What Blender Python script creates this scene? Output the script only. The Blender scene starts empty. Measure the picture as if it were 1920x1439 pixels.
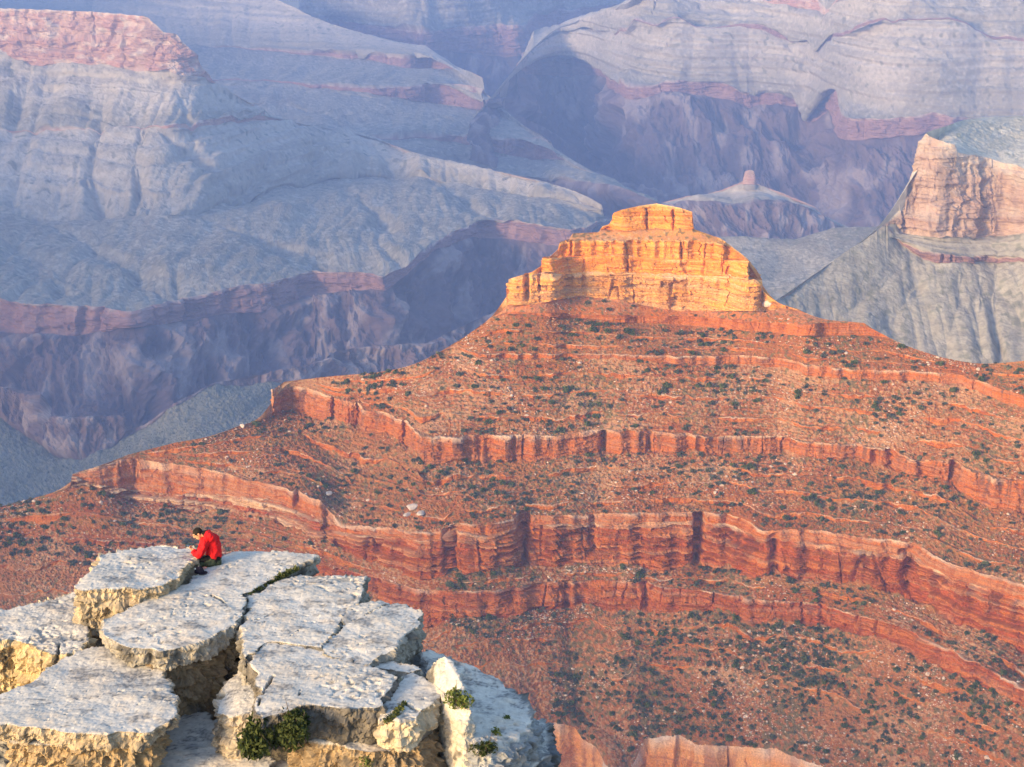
import bpy, bmesh, math, random
import numpy as np
from mathutils import Vector, Matrix
R_ = math.radians
SC = bpy.context.scene
COL = SC.collection
rng = np.random.default_rng(11)
random.seed(5)

# ------------------------------------------------------------------ camera frame
HFOV, PITCH = 28.0, 16.0
F = 960 / math.tan(R_(HFOV / 2)); CP, SP = math.cos(R_(PITCH)), math.sin(R_(PITCH))

def ray(px, py):
    a = (np.asarray(px, float) - 960) / F; b = (719.5 - np.asarray(py, float)) / F
    a, b = np.broadcast_arrays(a, b)
    return np.stack([a, CP + b * SP, -SP + b * CP], -1)

# ------------------------------------------------------------------ noise
def _h(i, j, k, s):
    n = (i * np.uint32(374761393) + j * np.uint32(668265263) + k * np.uint32(2147483647 - 1274126177) + np.uint32((s * 97531 + 1013) & 0xffffffff))
    n = (n ^ (n >> np.uint32(13))) * np.uint32(1274126177)
    n = (n ^ (n >> np.uint32(15))) * np.uint32(2246822519)
    return n ^ (n >> np.uint32(13))

def gn(x, y, z, s=0):
    x, y, z = np.broadcast_arrays(np.asarray(x, np.float32), np.asarray(y, np.float32), np.asarray(z, np.float32))
    fx, fy, fz = np.floor(x), np.floor(y), np.floor(z)
    i, j, k = [f.astype(np.int64).astype(np.uint32) for f in (fx, fy, fz)]
    x = x - fx; y = y - fy; z = z - fz
    u = x * x * x * (x * (x * 6 - 15) + 10); v = y * y * y * (y * (y * 6 - 15) + 10); w = z * z * z * (z * (z * 6 - 15) + 10)
    out = 0
    for di in (0, 1):
        wx = u if di else 1 - u
        for dj in (0, 1):
            wy = v if dj else 1 - v
            for dk in (0, 1):
                wz = w if dk else 1 - w
                h = _h(i + np.uint32(di), j + np.uint32(dj), k + np.uint32(dk), s)
                g1 = (h & np.uint32(1023)).astype(np.float32) / 511.5 - 1
                g2 = ((h >> np.uint32(10)) & np.uint32(1023)).astype(np.float32) / 511.5 - 1
                g3 = ((h >> np.uint32(20)) & np.uint32(1023)).astype(np.float32) / 511.5 - 1
                out = out + wx * wy * wz * (g1 * (x - di) + g2 * (y - dj) + g3 * (z - dk))
    return out * 1.6

def fbm(x, y, z, o=4, s=0, g=.5):
    t, a = 0, 1.0
    for q in range(o):
        t = t + a * gn(x * 2 ** q, y * 2 ** q, z * 2 ** q, s + q * 7); a *= g
    return t

def ridge(x, y, z, o=3, s=0):
    t, a = 0, 1.0
    for q in range(o):
        t = t + a * (1 - 2 * np.abs(gn(x * 2 ** q, y * 2 ** q, z * 2 ** q, s + q * 7))); a *= .5
    return t

def sst(a, b, x):
    t = np.clip((x - a) / (b - a), 0, 1); return t * t * (3 - 2 * t)

def mix(a, b, t):
    return a + (b - a) * t[..., None]

def C3(c): return np.array(c, np.float32)

# ------------------------------------------------------------------ materials
def mat_vcol(name, rough=.95, var=.25, scale=1.0, bump=0.0, detail=6):
    m = bpy.data.materials.new(name); m.use_nodes = True
    N, L = m.node_tree.nodes, m.node_tree.links
    b = N['Principled BSDF']; b.inputs['Roughness'].default_value = rough
    b.inputs['Specular IOR Level'].default_value = .15
    at = N.new('ShaderNodeAttribute'); at.attribute_name = 'Col'
    tc = N.new('ShaderNodeTexCoord')
    ns = N.new('ShaderNodeTexNoise'); ns.inputs['Scale'].default_value = scale; ns.inputs['Detail'].default_value = detail
    ns.inputs['Roughness'].default_value = .65
    L.new(tc.outputs['Object'], ns.inputs['Vector'])
    mr = N.new('ShaderNodeMapRange'); mr.inputs['From Min'].default_value = .3; mr.inputs['From Max'].default_value = .7
    mr.inputs['To Min'].default_value = 1 - var; mr.inputs['To Max'].default_value = 1 + var
    L.new(ns.outputs['Fac'], mr.inputs['Value'])
    mx = N.new('ShaderNodeVectorMath'); mx.operation = 'SCALE'
    L.new(at.outputs['Color'], mx.inputs[0]); L.new(mr.outputs['Result'], mx.inputs['Scale'])
    L.new(mx.outputs['Vector'], b.inputs['Base Color'])
    if bump:
        bp = N.new('ShaderNodeBump'); bp.inputs['Strength'].default_value = bump; bp.inputs['Distance'].default_value = .3 / scale
        L.new(ns.outputs['Fac'], bp.inputs['Height']); L.new(bp.outputs['Normal'], b.inputs['Normal'])
    return m

def mesh_obj(name, V, Fq, mat, col=None, smooth=False, parent=None):
    V = np.asarray(V, np.float32); Fq = np.asarray(Fq, np.int32)
    me = bpy.data.meshes.new(name); k = Fq.shape[1]
    me.vertices.add(len(V)); me.vertices.foreach_set('co', V.ravel())
    me.loops.add(Fq.size); me.loops.foreach_set('vertex_index', Fq.ravel())
    me.polygons.add(len(Fq)); me.polygons.foreach_set('loop_start', np.arange(0, Fq.size, k, dtype=np.int32))
    me.update(calc_edges=True)
    me.polygons.foreach_set('use_smooth', np.full(len(Fq), smooth))
    if col is not None:
        a = me.color_attributes.new('Col', 'FLOAT_COLOR', 'POINT')
        c4 = np.ones((len(V), 4), np.float32); c4[:, :3] = np.clip(col, 0, 1); a.data.foreach_set('color', c4.ravel())
    me.materials.append(mat)
    o = bpy.data.objects.new(name, me); COL.objects.link(o)
    if parent: o.parent = parent
    return o

def tag(o, label=None, cat=None, group=None, kind=None):
    if label: o['label'] = label
    if cat: o['category'] = cat
    if group: o['group'] = group
    if kind: o['kind'] = kind
    return o

# ------------------------------------------------------------------ terrain sheets
def P(s):
    return [tuple(float(v) for v in t.split(',')) for t in s.split()]

PAL = {}
def seg(kind, c, **k):
    d = dict(kind=kind, c=[C3(x) for x in c]); d.update(k); return d

def sheet(name, curves, x0, x1, dx, dy, mat, back=((12, 6), (120, 90), (420, 420)), scat=None, big=1.0, seed=0, back_col=(.3, .2, .14), smooth=(10, 3, 22, 30), rav=()):
    """curves from far to near: (points, mode, value, jitter(amp px, wavelength px, seed), segment-below). Each gets its own true distance."""
    cols = np.concatenate([np.arange(x0 - 450, x0 - 4, 9) if x0 < 0 else [], np.arange(x0, x1 + dx, dx), np.arange(x1 + dx + 9, x1 + 450, 9) if x1 > 1930 else []]); n = len(cols)
    pys, pts = [], [None] * len(curves)
    for q, (pl, mode, val, jit, sg) in enumerate(curves):
        a = np.array([(p + (0,))[:3] if len(p) < 3 else p for p in pl], float)
        py = np.interp(cols, a[:, 0], a[:, 1])
        if jit:
            amp, wl, sd = jit
            py = py + amp * (fbm(cols / wl, sd * 3.7, 0, 5 if big < 2 else 3, sd, .6 if big < 2 else .45)).astype(float)
        if pys: py = np.maximum(py, pys[-1])
        pys.append(py)
        if mode in ('pz', 'pr'):
            ex = np.interp(cols, a[:, 0], a[:, 2]); d = ray(cols, py)
            if mode == 'pz': pts[q] = d * (ex / d[:, 2])[:, None]
            else: pts[q] = d * (ex / np.hypot(d[:, 0], d[:, 1]))[:, None]
        elif mode == 'z':
            d = ray(cols, py); pts[q] = d * (val / d[:, 2])[:, None]
    def step(q, src):
        ang = curves[q][2] if q > src else curves[src][2]
        d = ray(cols, pys[q]); Rh = np.hypot(d[:, 0], d[:, 1]); td = -d[:, 2] / Rh
        R0 = np.hypot(pts[src][:, 0], pts[src][:, 1]); z0 = pts[src][:, 2]; ts = math.tan(R_(ang))
        R1 = (R0 * ts - z0) / (td + ts)
        pts[q] = d * (R1 / Rh)[:, None]
    for q in range(len(curves)):
        if pts[q] is None and q and pts[q - 1] is not None: step(q, q - 1)
    for q in range(len(curves) - 2, -1, -1):
        if pts[q] is None: step(q, q + 1)
    def put(q, R1, m=None):
        d = ray(cols, pys[q]); Rh = np.hypot(d[:, 0], d[:, 1]); p = d * (R1 / Rh)[:, None]
        pts[q] = p if m is None else np.where(m[:, None], p, pts[q])
    rad = lambda p: np.hypot(p[:, 0], p[:, 1])
    same = [None] + [(pys[q] - pys[q - 1]) < .3 for q in range(1, len(curves))]
    for q in range(1, len(curves)): pts[q] = np.where(same[q][:, None], pts[q - 1], pts[q])
    for _ in range(2):
        for q in range(len(curves) - 2, -1, -1):          # a farther edge never stands nearer than the one below it
            td = -ray(cols, pys[q])[:, 2] / np.hypot(*ray(cols, pys[q])[:, :2].T)
            R0, z0 = rad(pts[q + 1]), pts[q + 1][:, 2]; up = 62 if curves[q + 1][1] != 's' or curves[q + 1][2] < 60 else curves[q + 1][2]
            ts = math.tan(R_(up)); bad = (rad(pts[q]) < R0 - 1e-6) & ~same[q + 1]
            put(q, np.maximum((R0 * ts - z0) / (td + ts), R0), bad)
        for q in range(len(curves)):
            if q: pts[q] = np.where(same[q][:, None], pts[q - 1], pts[q])
            if q and curves[q][1] == 'z' and big < 2:      # a band that thins out against the crest joins it gently
                wq = sst(0, 5, pys[q] - pys[q - 1]); put(q, rad(pts[q]) * wq + rad(pts[q - 1]) * (1 - wq))
            # smooth the slopes sideways between true breaks
            if q and curves[q][1] == 's' and curves[q][2] > 55:
                step(q, q - 1); put(q, np.minimum(rad(pts[q]), rad(pts[q - 1]))); continue
            Rr = rad(pts[q]); w = smooth[0] if curves[q][1] != 'z' else smooth[1]
            if w:
                br = np.where(np.abs(np.diff(Rr)) > smooth[2])[0] + 1; out = Rr.copy()
                for a, b in zip(np.r_[0, br], np.r_[br, n]):
                    if b - a > 4:
                        ww = min(w, (b - a) // 2); kk = np.hanning(2 * ww + 3)[1:-1]; kk /= kk.sum()
                        out[a:b] = np.convolve(np.pad(Rr[a:b], ww, mode='reflect', reflect_type='odd'), kk, 'valid')
                put(q, out)
            if q and curves[q][1] == 's' and curves[q][2] < 44 and big < 2:
                wq = sst(0, 12, pys[q] - pys[q - 1]); put(q, rad(pts[q]) * wq + rad(pts[q - 1]) * (1 - wq))
    for q in range(1, len(curves)):
        pts[q] = np.where(same[q][:, None], pts[q - 1], pts[q])
        put(q, np.minimum(rad(pts[q]), rad(pts[q - 1]) + 1e-3), ~same[q])
    C2, P2, Y2 = [], [], []
    for q in range(len(curves)):                          # broken minor ledges set into the long slopes
        C2.append(curves[q]); P2.append(pts[q]); Y2.append(pys[q]); sg = curves[q][4]
        for fr, h_, sd in (sg or {}).get('thin', ()):
            ya, yb = pys[q], pys[q + 1]; w = np.clip(fr + .07 * gn(cols / 110, sd * 1.3, 0, sd) + .012 * gn(cols / 14, sd * 2.3, 0, sd), 0, 1)
            yt = ya + (yb - ya) * w; hh = h_ * np.clip(.3 + 1.8 * gn(cols / 75, sd * 2.1, 3, sd) + .5 * gn(cols / 16, sd * 1.1, 5, sd), 0, 1.7) * sst(8, 40, yb - ya)
            Ra = rad(pts[q]); Rb = rad(pts[q + 1]); Rt = Ra + (Rb - Ra) * w; d = ray(cols, yt); p1 = d * (Rt / np.hypot(d[:, 0], d[:, 1]))[:, None]
            y2 = np.minimum(yt + 1.5 * hh, yb); d = ray(cols, y2); Rh = np.hypot(d[:, 0], d[:, 1]); td = -d[:, 2] / Rh; R2 = np.clip((Rt * 4.0 - p1[:, 2]) / (td + 4.0), Rb, Rt)
            P2 += [p1, d * (R2 / Rh)[:, None]]; Y2 += [yt, y2]; C2 += [(None, 'in', 0, None, THINC), (None, 'in', 0, None, dict(sg))]
    curves, pts, pys = C2, P2, Y2
    def soft(p, q):
        Rr = rad(p); br = np.where(np.abs(np.diff(Rr)) > smooth[2])[0] + 1; out = p.copy()
        for a, b in zip(np.r_[0, br], np.r_[br, n]):
            if b - a > 6:
                ww = min(smooth[3], (b - a) // 2); kk = np.hanning(2 * ww + 3)[1:-1]; kk /= kk.sum()
                for k in range(3): out[a:b, k] = np.convolve(np.pad(p[a:b, k], ww, mode='reflect', reflect_type='odd'), kk, 'valid')
        return out
    rows, cc, talus = [], [], []
    # the far side, hidden from this viewpoint
    c0 = pts[0]; h = c0.copy(); h[:, 2] = 0; h /= np.linalg.norm(h, axis=1)[:, None]
    for dr, dz in reversed(back):
        rows.append((c0 + h * dr - np.array([0, 0, dz]))[None]); cc.append(np.broadcast_to(C3(back_col), (1, n, 3)))
    G, info = [], []
    for q in range(len(curves) - 1):
        sg = curves[q][4]; A, B = pts[q], pts[q + 1]
        m = max(2, int(np.ceil((pys[q + 1] - pys[q]).max() / dy)))
        t = np.arange(m)[:, None] / m
        As, Bs = (soft(A, q), soft(B, q + 1)) if sg['kind'] == 'talus' else (A, B)
        th = t + 0 * cols; tv = th
        L = np.linalg.norm(B - A, axis=1)
        if sg.get('ledges'):
            N = sg['ledges']; ph = np.clip(N * (th + .09 * np.sin(th * 9.4 + seed) * th * (1 - th) * 4) + .3 * gn(cols * .004 + 0 * th, th * N * .6, seed * .7) * np.minimum(th, 1 - th) * 6, 0, N - 1e-6); st = sg.get('strength', .5)
            x = A[None, :, 0] + (B - A)[None, :, 0] * th; y = A[None, :, 1] + (B - A)[None, :, 1] * th
            hard = np.clip(.5 + 1.3 * gn(x * sg.get('lf', .012), y * sg.get('lf', .012), np.floor(ph) * 5.3, 31 + seed), 0, 1) * st
            f = ph - np.floor(ph)
            tv2 = (np.floor(ph) + np.clip(f * 2.6, 0, 1)) / N
            th2 = (np.floor(ph) + np.clip((f - .38) / .62, 0, 1)) / N
            sg['hm'] = hard * (f < .36) * sst(0, .05, t) * sst(1, .9, t); sg['hl'] = hard * (f < .07) * (t > .02)
            tv = tv * (1 - hard) + tv2 * hard; thh = th * (1 - hard) + th2 * hard
        else: thh = th
        if sg.get('concave'): tv = tv + sg['concave'] * th * (1 - th)
        XYZ = np.empty((m, n, 3))
        XYZ[..., :2] = A[None, :, :2] + (B - A)[None, :, :2] * thh[..., None]
        XYZ[..., 2] = A[None, :, 2] + (B - A)[None, :, 2] * tv
        if sg['kind'] == 'talus':
            eA = np.clip(1 - t / .12, 0, 1)[..., None] ** 2; eB = np.clip(1 - (1 - t) / .12, 0, 1)[..., None] ** 2
            XYZ += (As - A)[None] * (1 - t)[..., None] * (1 - eA) + (Bs - B)[None] * t[..., None] * (1 - eB)
        rows.append(XYZ); info.append((len(back) + sum(g for g in G), m, sg, t, L)); G.append(m)
    rows.append(pts[-1][None]); 
    V = np.concatenate(rows, 0)
    gx = np.gradient(V, axis=1); gy = np.gradient(V, axis=0)
    Nn = np.cross(gy, gx); ln = np.linalg.norm(Nn, axis=2, keepdims=True)
    Nn = np.where(ln > 1e-9, Nn / np.maximum(ln, 1e-9), np.array([0, -.5, .85]))
    Nn = np.where((Nn * V).sum(-1, keepdims=True) > 0, -Nn, Nn)
    for ax in (1, 0):                                     # soften
        for _ in range(3):
            Nn = (np.roll(Nn, 1, ax) + 2 * Nn + np.roll(Nn, -1, ax)) / 4
    if rav:
        yc = V[..., 1] * CP - V[..., 2] * SP; gpy = 719.5 - F * (V[..., 1] * SP + V[..., 2] * CP) / yc; cut = np.zeros(V.shape[:2]); cuth = cut.copy(); nb = len(back)
        def at(px, py):
            i = int(np.clip(np.searchsorted(cols, px), 0, n - 1)); j = nb + int(np.argmin(np.abs(gpy[nb:, i] - py))); return V[j, i, :2]
        for poly, wd, dp, *hz_ in rav:
            q = [at(*p) for p in P(poly)]; k = len(q) - 1
            pp = np.array(P(poly)); mg = wd * 4; i0 = max(0, int(np.searchsorted(cols, pp[:, 0].min()) - 60 - 160 * (wd > 90))); i1 = min(n, int(np.searchsorted(cols, pp[:, 0].max()) + 60 + 160 * (wd > 90))); VV = V[:, i0:i1]
            best = np.full(VV.shape[:2], 1e9); tt = np.zeros(VV.shape[:2]); nz = gn(VV[..., 0] / wd * .5, VV[..., 1] / wd * .5, VV[..., 2] / wd * .3, 17) * wd * .55
            for e in range(k):
                a, ab = q[e], q[e + 1] - q[e]; r = VV[..., :2] - a; u = np.clip((r @ ab) / max(ab @ ab, 1e-6), 0, 1)
                dd = np.hypot(r[..., 0] - u * ab[0], r[..., 1] - u * ab[1]); b = dd < best; best = np.where(b, dd, best); tt = np.where(b, (e + u) / k, tt)
            w = wd * (.35 + .65 * tt); g_ = dp * (.3 + .7 * tt) * np.exp(-np.abs((best + nz) / w) ** 1.4)
            if hz_: w = wd * (.8 + 0 * tt); cuth[:, i0:i1] += dp * np.exp(-np.abs((best + nz) / w) ** 3) * sst(pp[0, 1] - 4, pp[0, 1] + 4, gpy[:, i0:i1]) * (1 - sst(pp[-1, 1] - 4, pp[-1, 1] + 8, gpy[:, i0:i1]))
            else: cut[:, i0:i1] += g_
        V = V - np.array([0, -.35, .94]) * cut[..., None] - np.array([0, -1, 0]) * cuth[..., None]
    for s0, m, sg, t, L in info:
        v = V[s0:s0 + m]; x, y, z = v[..., 0], v[..., 1], v[..., 2]; nn = Nn[s0:s0 + m]
        fade = np.minimum(np.minimum(t * 8, (1 - t) * 8), 1); live = np.clip(L / (3 * big), 0, 1)[None]
        disp, colr, nn = SEG[sg['kind']](x, y, z, t, nn, sg, L, seed)
        V[s0:s0 + m] = v + nn * (disp * (sg.get('keep', .15) + (1 - sg.get('keep', .15)) * fade) * live)[..., None]
        cc.append(colr.astype(np.float32))
        if scat is not None and sg.get('scat'): scat.append((s0, m, sg['scat'], L, sg['zone']))
    cc.append(cc[-1][-1:])
    Cc = np.concatenate(cc, 0)
    nr = V.shape[0]
    idx = np.arange(nr * n).reshape(nr, n)
    Fq = np.stack([idx[:-1, :-1], idx[1:, :-1], idx[1:, 1:], idx[:-1, 1:]], -1).reshape(-1, 4)
    o = mesh_obj(name, V.reshape(-1, 3), Fq, mat, Cc.reshape(-1, 3), smooth=False)
    return o, V, Nn

def s_cliff(x, y, z, t, nn, sg, L, seed):
    f = sg.get('f', .12); a = sg.get('amp', 2.0); bf = sg.get('bf', .25)
    nh = nn.copy(); nh[..., 2] = 0; nh /= np.maximum(np.linalg.norm(nh, axis=-1, keepdims=True), 1e-6)
    wob = gn(x * .02, y * .02, z * .01, 3)
    mod = np.clip(.55 + 1.4 * gn(x * f * .12, y * f * .12, z * .01, seed + 30), .1, 1.3)
    rib = (ridge(x * f + .3 * wob, y * f, z * f * .06, 3, seed + 1) - .6) * mod * sg.get('rib', 1)
    blk = np.tanh(3.2 * gn(x * f * .3, y * f * .3, z * f * .04, seed + 2)) * .7 + .5 * np.tanh(4 * gn(x * f * .9, y * f * .9, z * f * .22, seed + 31))
    zz = z + .7 * gn(x * .01, y * .01, 0, 8) + .15 * gn(x * f, y * f, z * f, 18); us = x * .8 + y * .6
    jb = 0
    for kq, wq in ((1, .55), (2.4, .34)):
        rw = np.floor(zz * 2.3 * f * kq + 1.2 * gn(us * f * .2, 0, kq, 61)); cl = np.floor(us * .85 * f * kq + rw * .37 + .5 * gn(us * f, rw * 1.7, kq, 62)); jb = jb + wq * np.tanh(3 * gn(cl * 7.31 + .37, rw * 3.17 + .41, .3 + kq, seed + 63))
    bed = gn(x * .012, y * .012, zz * bf, seed + 5) + .6 * gn(x * .03, y * .03, zz * bf * 2.3, seed + 6) + .35 * gn(x * .05, y * .05, zz * bf * 5.5, seed + 16)
    step = np.tanh(3 * bed)
    crack = sst(.9, 1.0, 1 - np.abs(gn(x * f * .55, y * f * .55, z * f * .03, seed + 9)) * 1.6) * np.clip(.2 + 1.6 * gn(x * f * .2, y * f * .2, z * f * .25, seed + 33), 0, 1)
    fine = fbm(x * f * 3, y * f * 3, z * f * 4, 3, seed + 12, .65)
    disp = a * (.5 * rib + .8 * blk + sg.get('bed', .6) * .8 * step + sg.get('blocks', .8) * jb + .3 * fine - sg.get('crack', 1.0) * 1.6 * crack)
    c = sg['c']
    k = np.clip(.5 + .7 * (bed + .4 * fine) + .3 * jb, 0, 1)
    col = mix(c[0], c[1], k)
    st = sst(.05, .5, gn(x * f * 1.7, y * f * 1.7, z * f * .1, seed + 21) + .45 * gn(x * f * 5, y * f * 5, z * f * .25, seed + 22) + .5 * gn(x * f * .3, y * f * .3, z * f * .2, seed + 23)) * sg.get('stain', .7)
    st = st * np.clip(1.15 - t * .9, 0, 1)
    col = mix(col, c[2], st)
    if len(c) > 3:
        w = sg.get('cap', .12)
        pale = np.clip(1 - t / w, 0, 1) * np.clip(.55 + 1.2 * gn(x * .05, y * .05, z * .05, seed + 25), 0, 1)
        pale = np.maximum(pale, sst(-120, -190, x) * sg.get('leftpale', 0) * np.clip(.6 + 1.2 * bed + .4 * fine, 0, 1))
        pale = np.maximum(pale, sg.get('pale', 0) * sst(.1, .5, gn(x * .02, y * .02, zz * bf * 1.3, seed + 27) + .2 * fine))
        col = mix(col, c[3], pale)
    return disp, col, nh

def s_talus(x, y, z, t, nn, sg, L, seed):
    a = sg.get('amp', 1.0); f = sg.get('f', .02); g = sg.get('gs', 1)
    wrp = gn(x * f * .5, y * f * .3, z * f * .3, seed + 2)
    gul = ridge(x * f + .5 * wrp, y * f * .18 + .2 * wrp, z * f * .18, 2, seed + 3)
    gu2 = ridge(x * f * 3.1 + 1.2 * wrp, y * f * .5, z * f * .5, 2, seed + 13)
    lo = fbm(x * f * .8, y * f * .8, z * f * .8, 3, seed + 4)
    hi = fbm(x * .35 / g, y * .35 / g, z * .35 / g, 3, seed + 6, .7)
    ga = np.clip(.25 + t * 1.1, 0, 1)
    disp = a * (sg.get('gul', .4) * ga * (-1.0) * ((gul - .8) + .35 * (gu2 - .8)) + sg.get('lo', 1.0) * lo + sg.get('rough', .35) * hi)
    c = sg['c']
    zz = z + 2 * lo
    sta = np.tanh(4 * gn(x * .0012, y * .0012, zz * .05, seed + 51) + 2 * gn(x * .0015, y * .0015, zz * .02, seed + 52)) if 'to' in sg or sg.get('strata') else None
    if sta is not None: disp = disp + sg.get('strata', 5.0) * sta
    strat = gn(0, 0, zz * sg.get('sf', .11), seed + 7) + .5 * gn(x * .01, y * .01, zz * .3, seed + 8)
    col = mix(c[0], c[1], np.clip(.5 + .8 * strat + .5 * lo + .4 * hi, 0, 1)) * (1 + .22 * np.clip(hi, -1, 1))[..., None]
    if sta is not None: col = col * (1 - .22 * sst(0, .8, sta) * np.clip(.5 + gn(x * .004, y * .004, z * .01, seed + 53), 0, 1))[..., None]
    if 'hm' in sg and 'hc' in sg:
        jn = gn(x * .12, y * .12, z * .05, seed + 41)
        col = mix(col, mix(C3(sg['hc']), C3(sg['hc']) * .62, np.clip(.5 + 1.2 * jn, 0, 1)), np.clip(sg['hm'] * 1.3, 0, 1) * np.clip(.8 + .8 * jn, 0, 1)); col = mix(col, C3(c[2]), sg['hl'] * np.clip(.4 + 1.5 * jn, 0, 1) * .8)
        disp = disp + .9 * sg['hm'] * np.tanh(4 * jn)
    if 'to' in sg:
        w = sst(.35, 1.05, t + .35 * lo + .15 * gul * .5); col = mix(col, mix(C3(sg['to'][0]), C3(sg['to'][1]), np.clip(.5 + .8 * strat, 0, 1)), w)
    if len(c) > 2:
        rub = sst(.05, .5, gn(x * .45 / g, y * .45 / g, z * .45 / g, seed + 11) + .7 * gn(x * .02, y * .02, z * .05, seed + 12) + sg.get('rub', -.1) + .25 * (gul - 1) * sg.get('streak', 0))
        col = mix(col, c[2], rub * .5)
    if len(c) > 3:
        veg = sst(.12, .45, gn(x * .3 / g, y * .3 / g, z * .3 / g, seed + 14) + .5 * gn(x * .025, y * .012, z * .012, seed + 15) + sg.get('veg', -.05))
        col = mix(col, c[3], veg * .75)
    return disp, col, nn

def s_gorge(x, y, z, t, nn, sg, L, seed):
    a = sg.get('amp', 40); f = sg.get('f', .003)
    wx = gn(x * f * .6, y * f * .6, z * f, 2) * .5; 
    sp = ridge(x * f + wx, y * f * .35, z * f * .5 + wx, 4, seed + 1)
    fine = fbm(x * f * 6, y * f * 3, z * f * 4, 4, seed + 3, .6)
    dg = ridge(x * f * 3 + z * f * 2, y * f, z * f * .7, 3, seed + 5)
    flu = ridge(x * f * 9 + wx, y * f * 3, z * f * .8, 2, seed + 8) - .7
    disp = a * (sp - .8 + .3 * fine + .25 * dg + .14 * flu)
    c = sg['c']
    col = mix(c[0], c[1], np.clip(.5 + .6 * fine + .35 * (dg - .7), 0, 1))
    col = mix(col, c[2], sst(.3, .8, gn(x * f * 5, y * f * 2, z * f * 3, seed + 7) + .3 * sp + .3 * flu))
    return disp, col, nn

SEG = dict(cliff=s_cliff, talus=s_talus, gorge=s_gorge)
# terrain colours
RED0, RED1 = (.44, .13, .022), (.25, .062, .016)
TAL0, TAL1, RUB, VEG = (.31, .135, .045), (.28, .09, .025), (.50, .32, .19), (.12, .11, .05)
VARN, PALE = (.17, .075, .045), (.62, .43, .30)
CAP0, CAP1, CAPV = (.82, .36, .06), (.70, .22, .022), (.38, .16, .04)  # lighter cap rock, with its stronger sunlight put into the bright oranges
mt_rock = mat_vcol('red_sandstone', scale=.9, var=.3)
mt_far = mat_vcol('far_rock', scale=.05, var=.16, detail=9)

capcol = [CAP0, CAP1, CAPV, (.80, .50, .21)]
capk = dict(f=.09, amp=1.5, bf=.32, bed=.7, crack=1.3, stain=.5, pale=.35, rib=.2, blocks=1.5)
bandc = [RED0, (.42, .17, .075), VARN, PALE]
tal = [TAL0, TAL1, RUB, VEG]
HC = (.36, .105, .04)
ZA, ZB, ZC, ZD, ZR = -439, -487, -537, -587, -672
crest = P("-120,1010,-575 0,950,-560 60,935,-555 134,915,-545 136,889,-536 190,873,-529 240,853,-525 330,830,-516 400,818,-511 452,797,-508 508,785,-507 510,732,-487 534,716,-483 600,708,-478 640,704,-472 700,700,-466 760,690,-458 800,674,-450 860,640,-438 905,608,-421 951,576,-407.5 953,524,-381 985,514,-377.5 990,520,-379 1015,511,-377 1017,482,-369 1046,480,-368 1048,455,-357.5 1068,448,-356 1074,438,-355 1122,436,-352 1130,424,-350 1146,420,-349 1150,400,-337 1165,394,-333 1200,386,-331 1231,382,-330 1275,390,-332 1298,398,-335 1301,430,-350 1350,447,-356 1362,455,-358 1400,484,-369.5 1419,507,-380 1429,525,-384 1430,550,-391 1432,566,-399 1453,568,-400 1494,579,-404 1520,592,-406.5 1540,600,-408 1600,604,-409.5 1620,606,-411 1644,622,-417 1700,650,-425.5 1770,672,-432 1830,683,-434 1870,682,-430 1920,677,-424 2040,670,-416")
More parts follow.
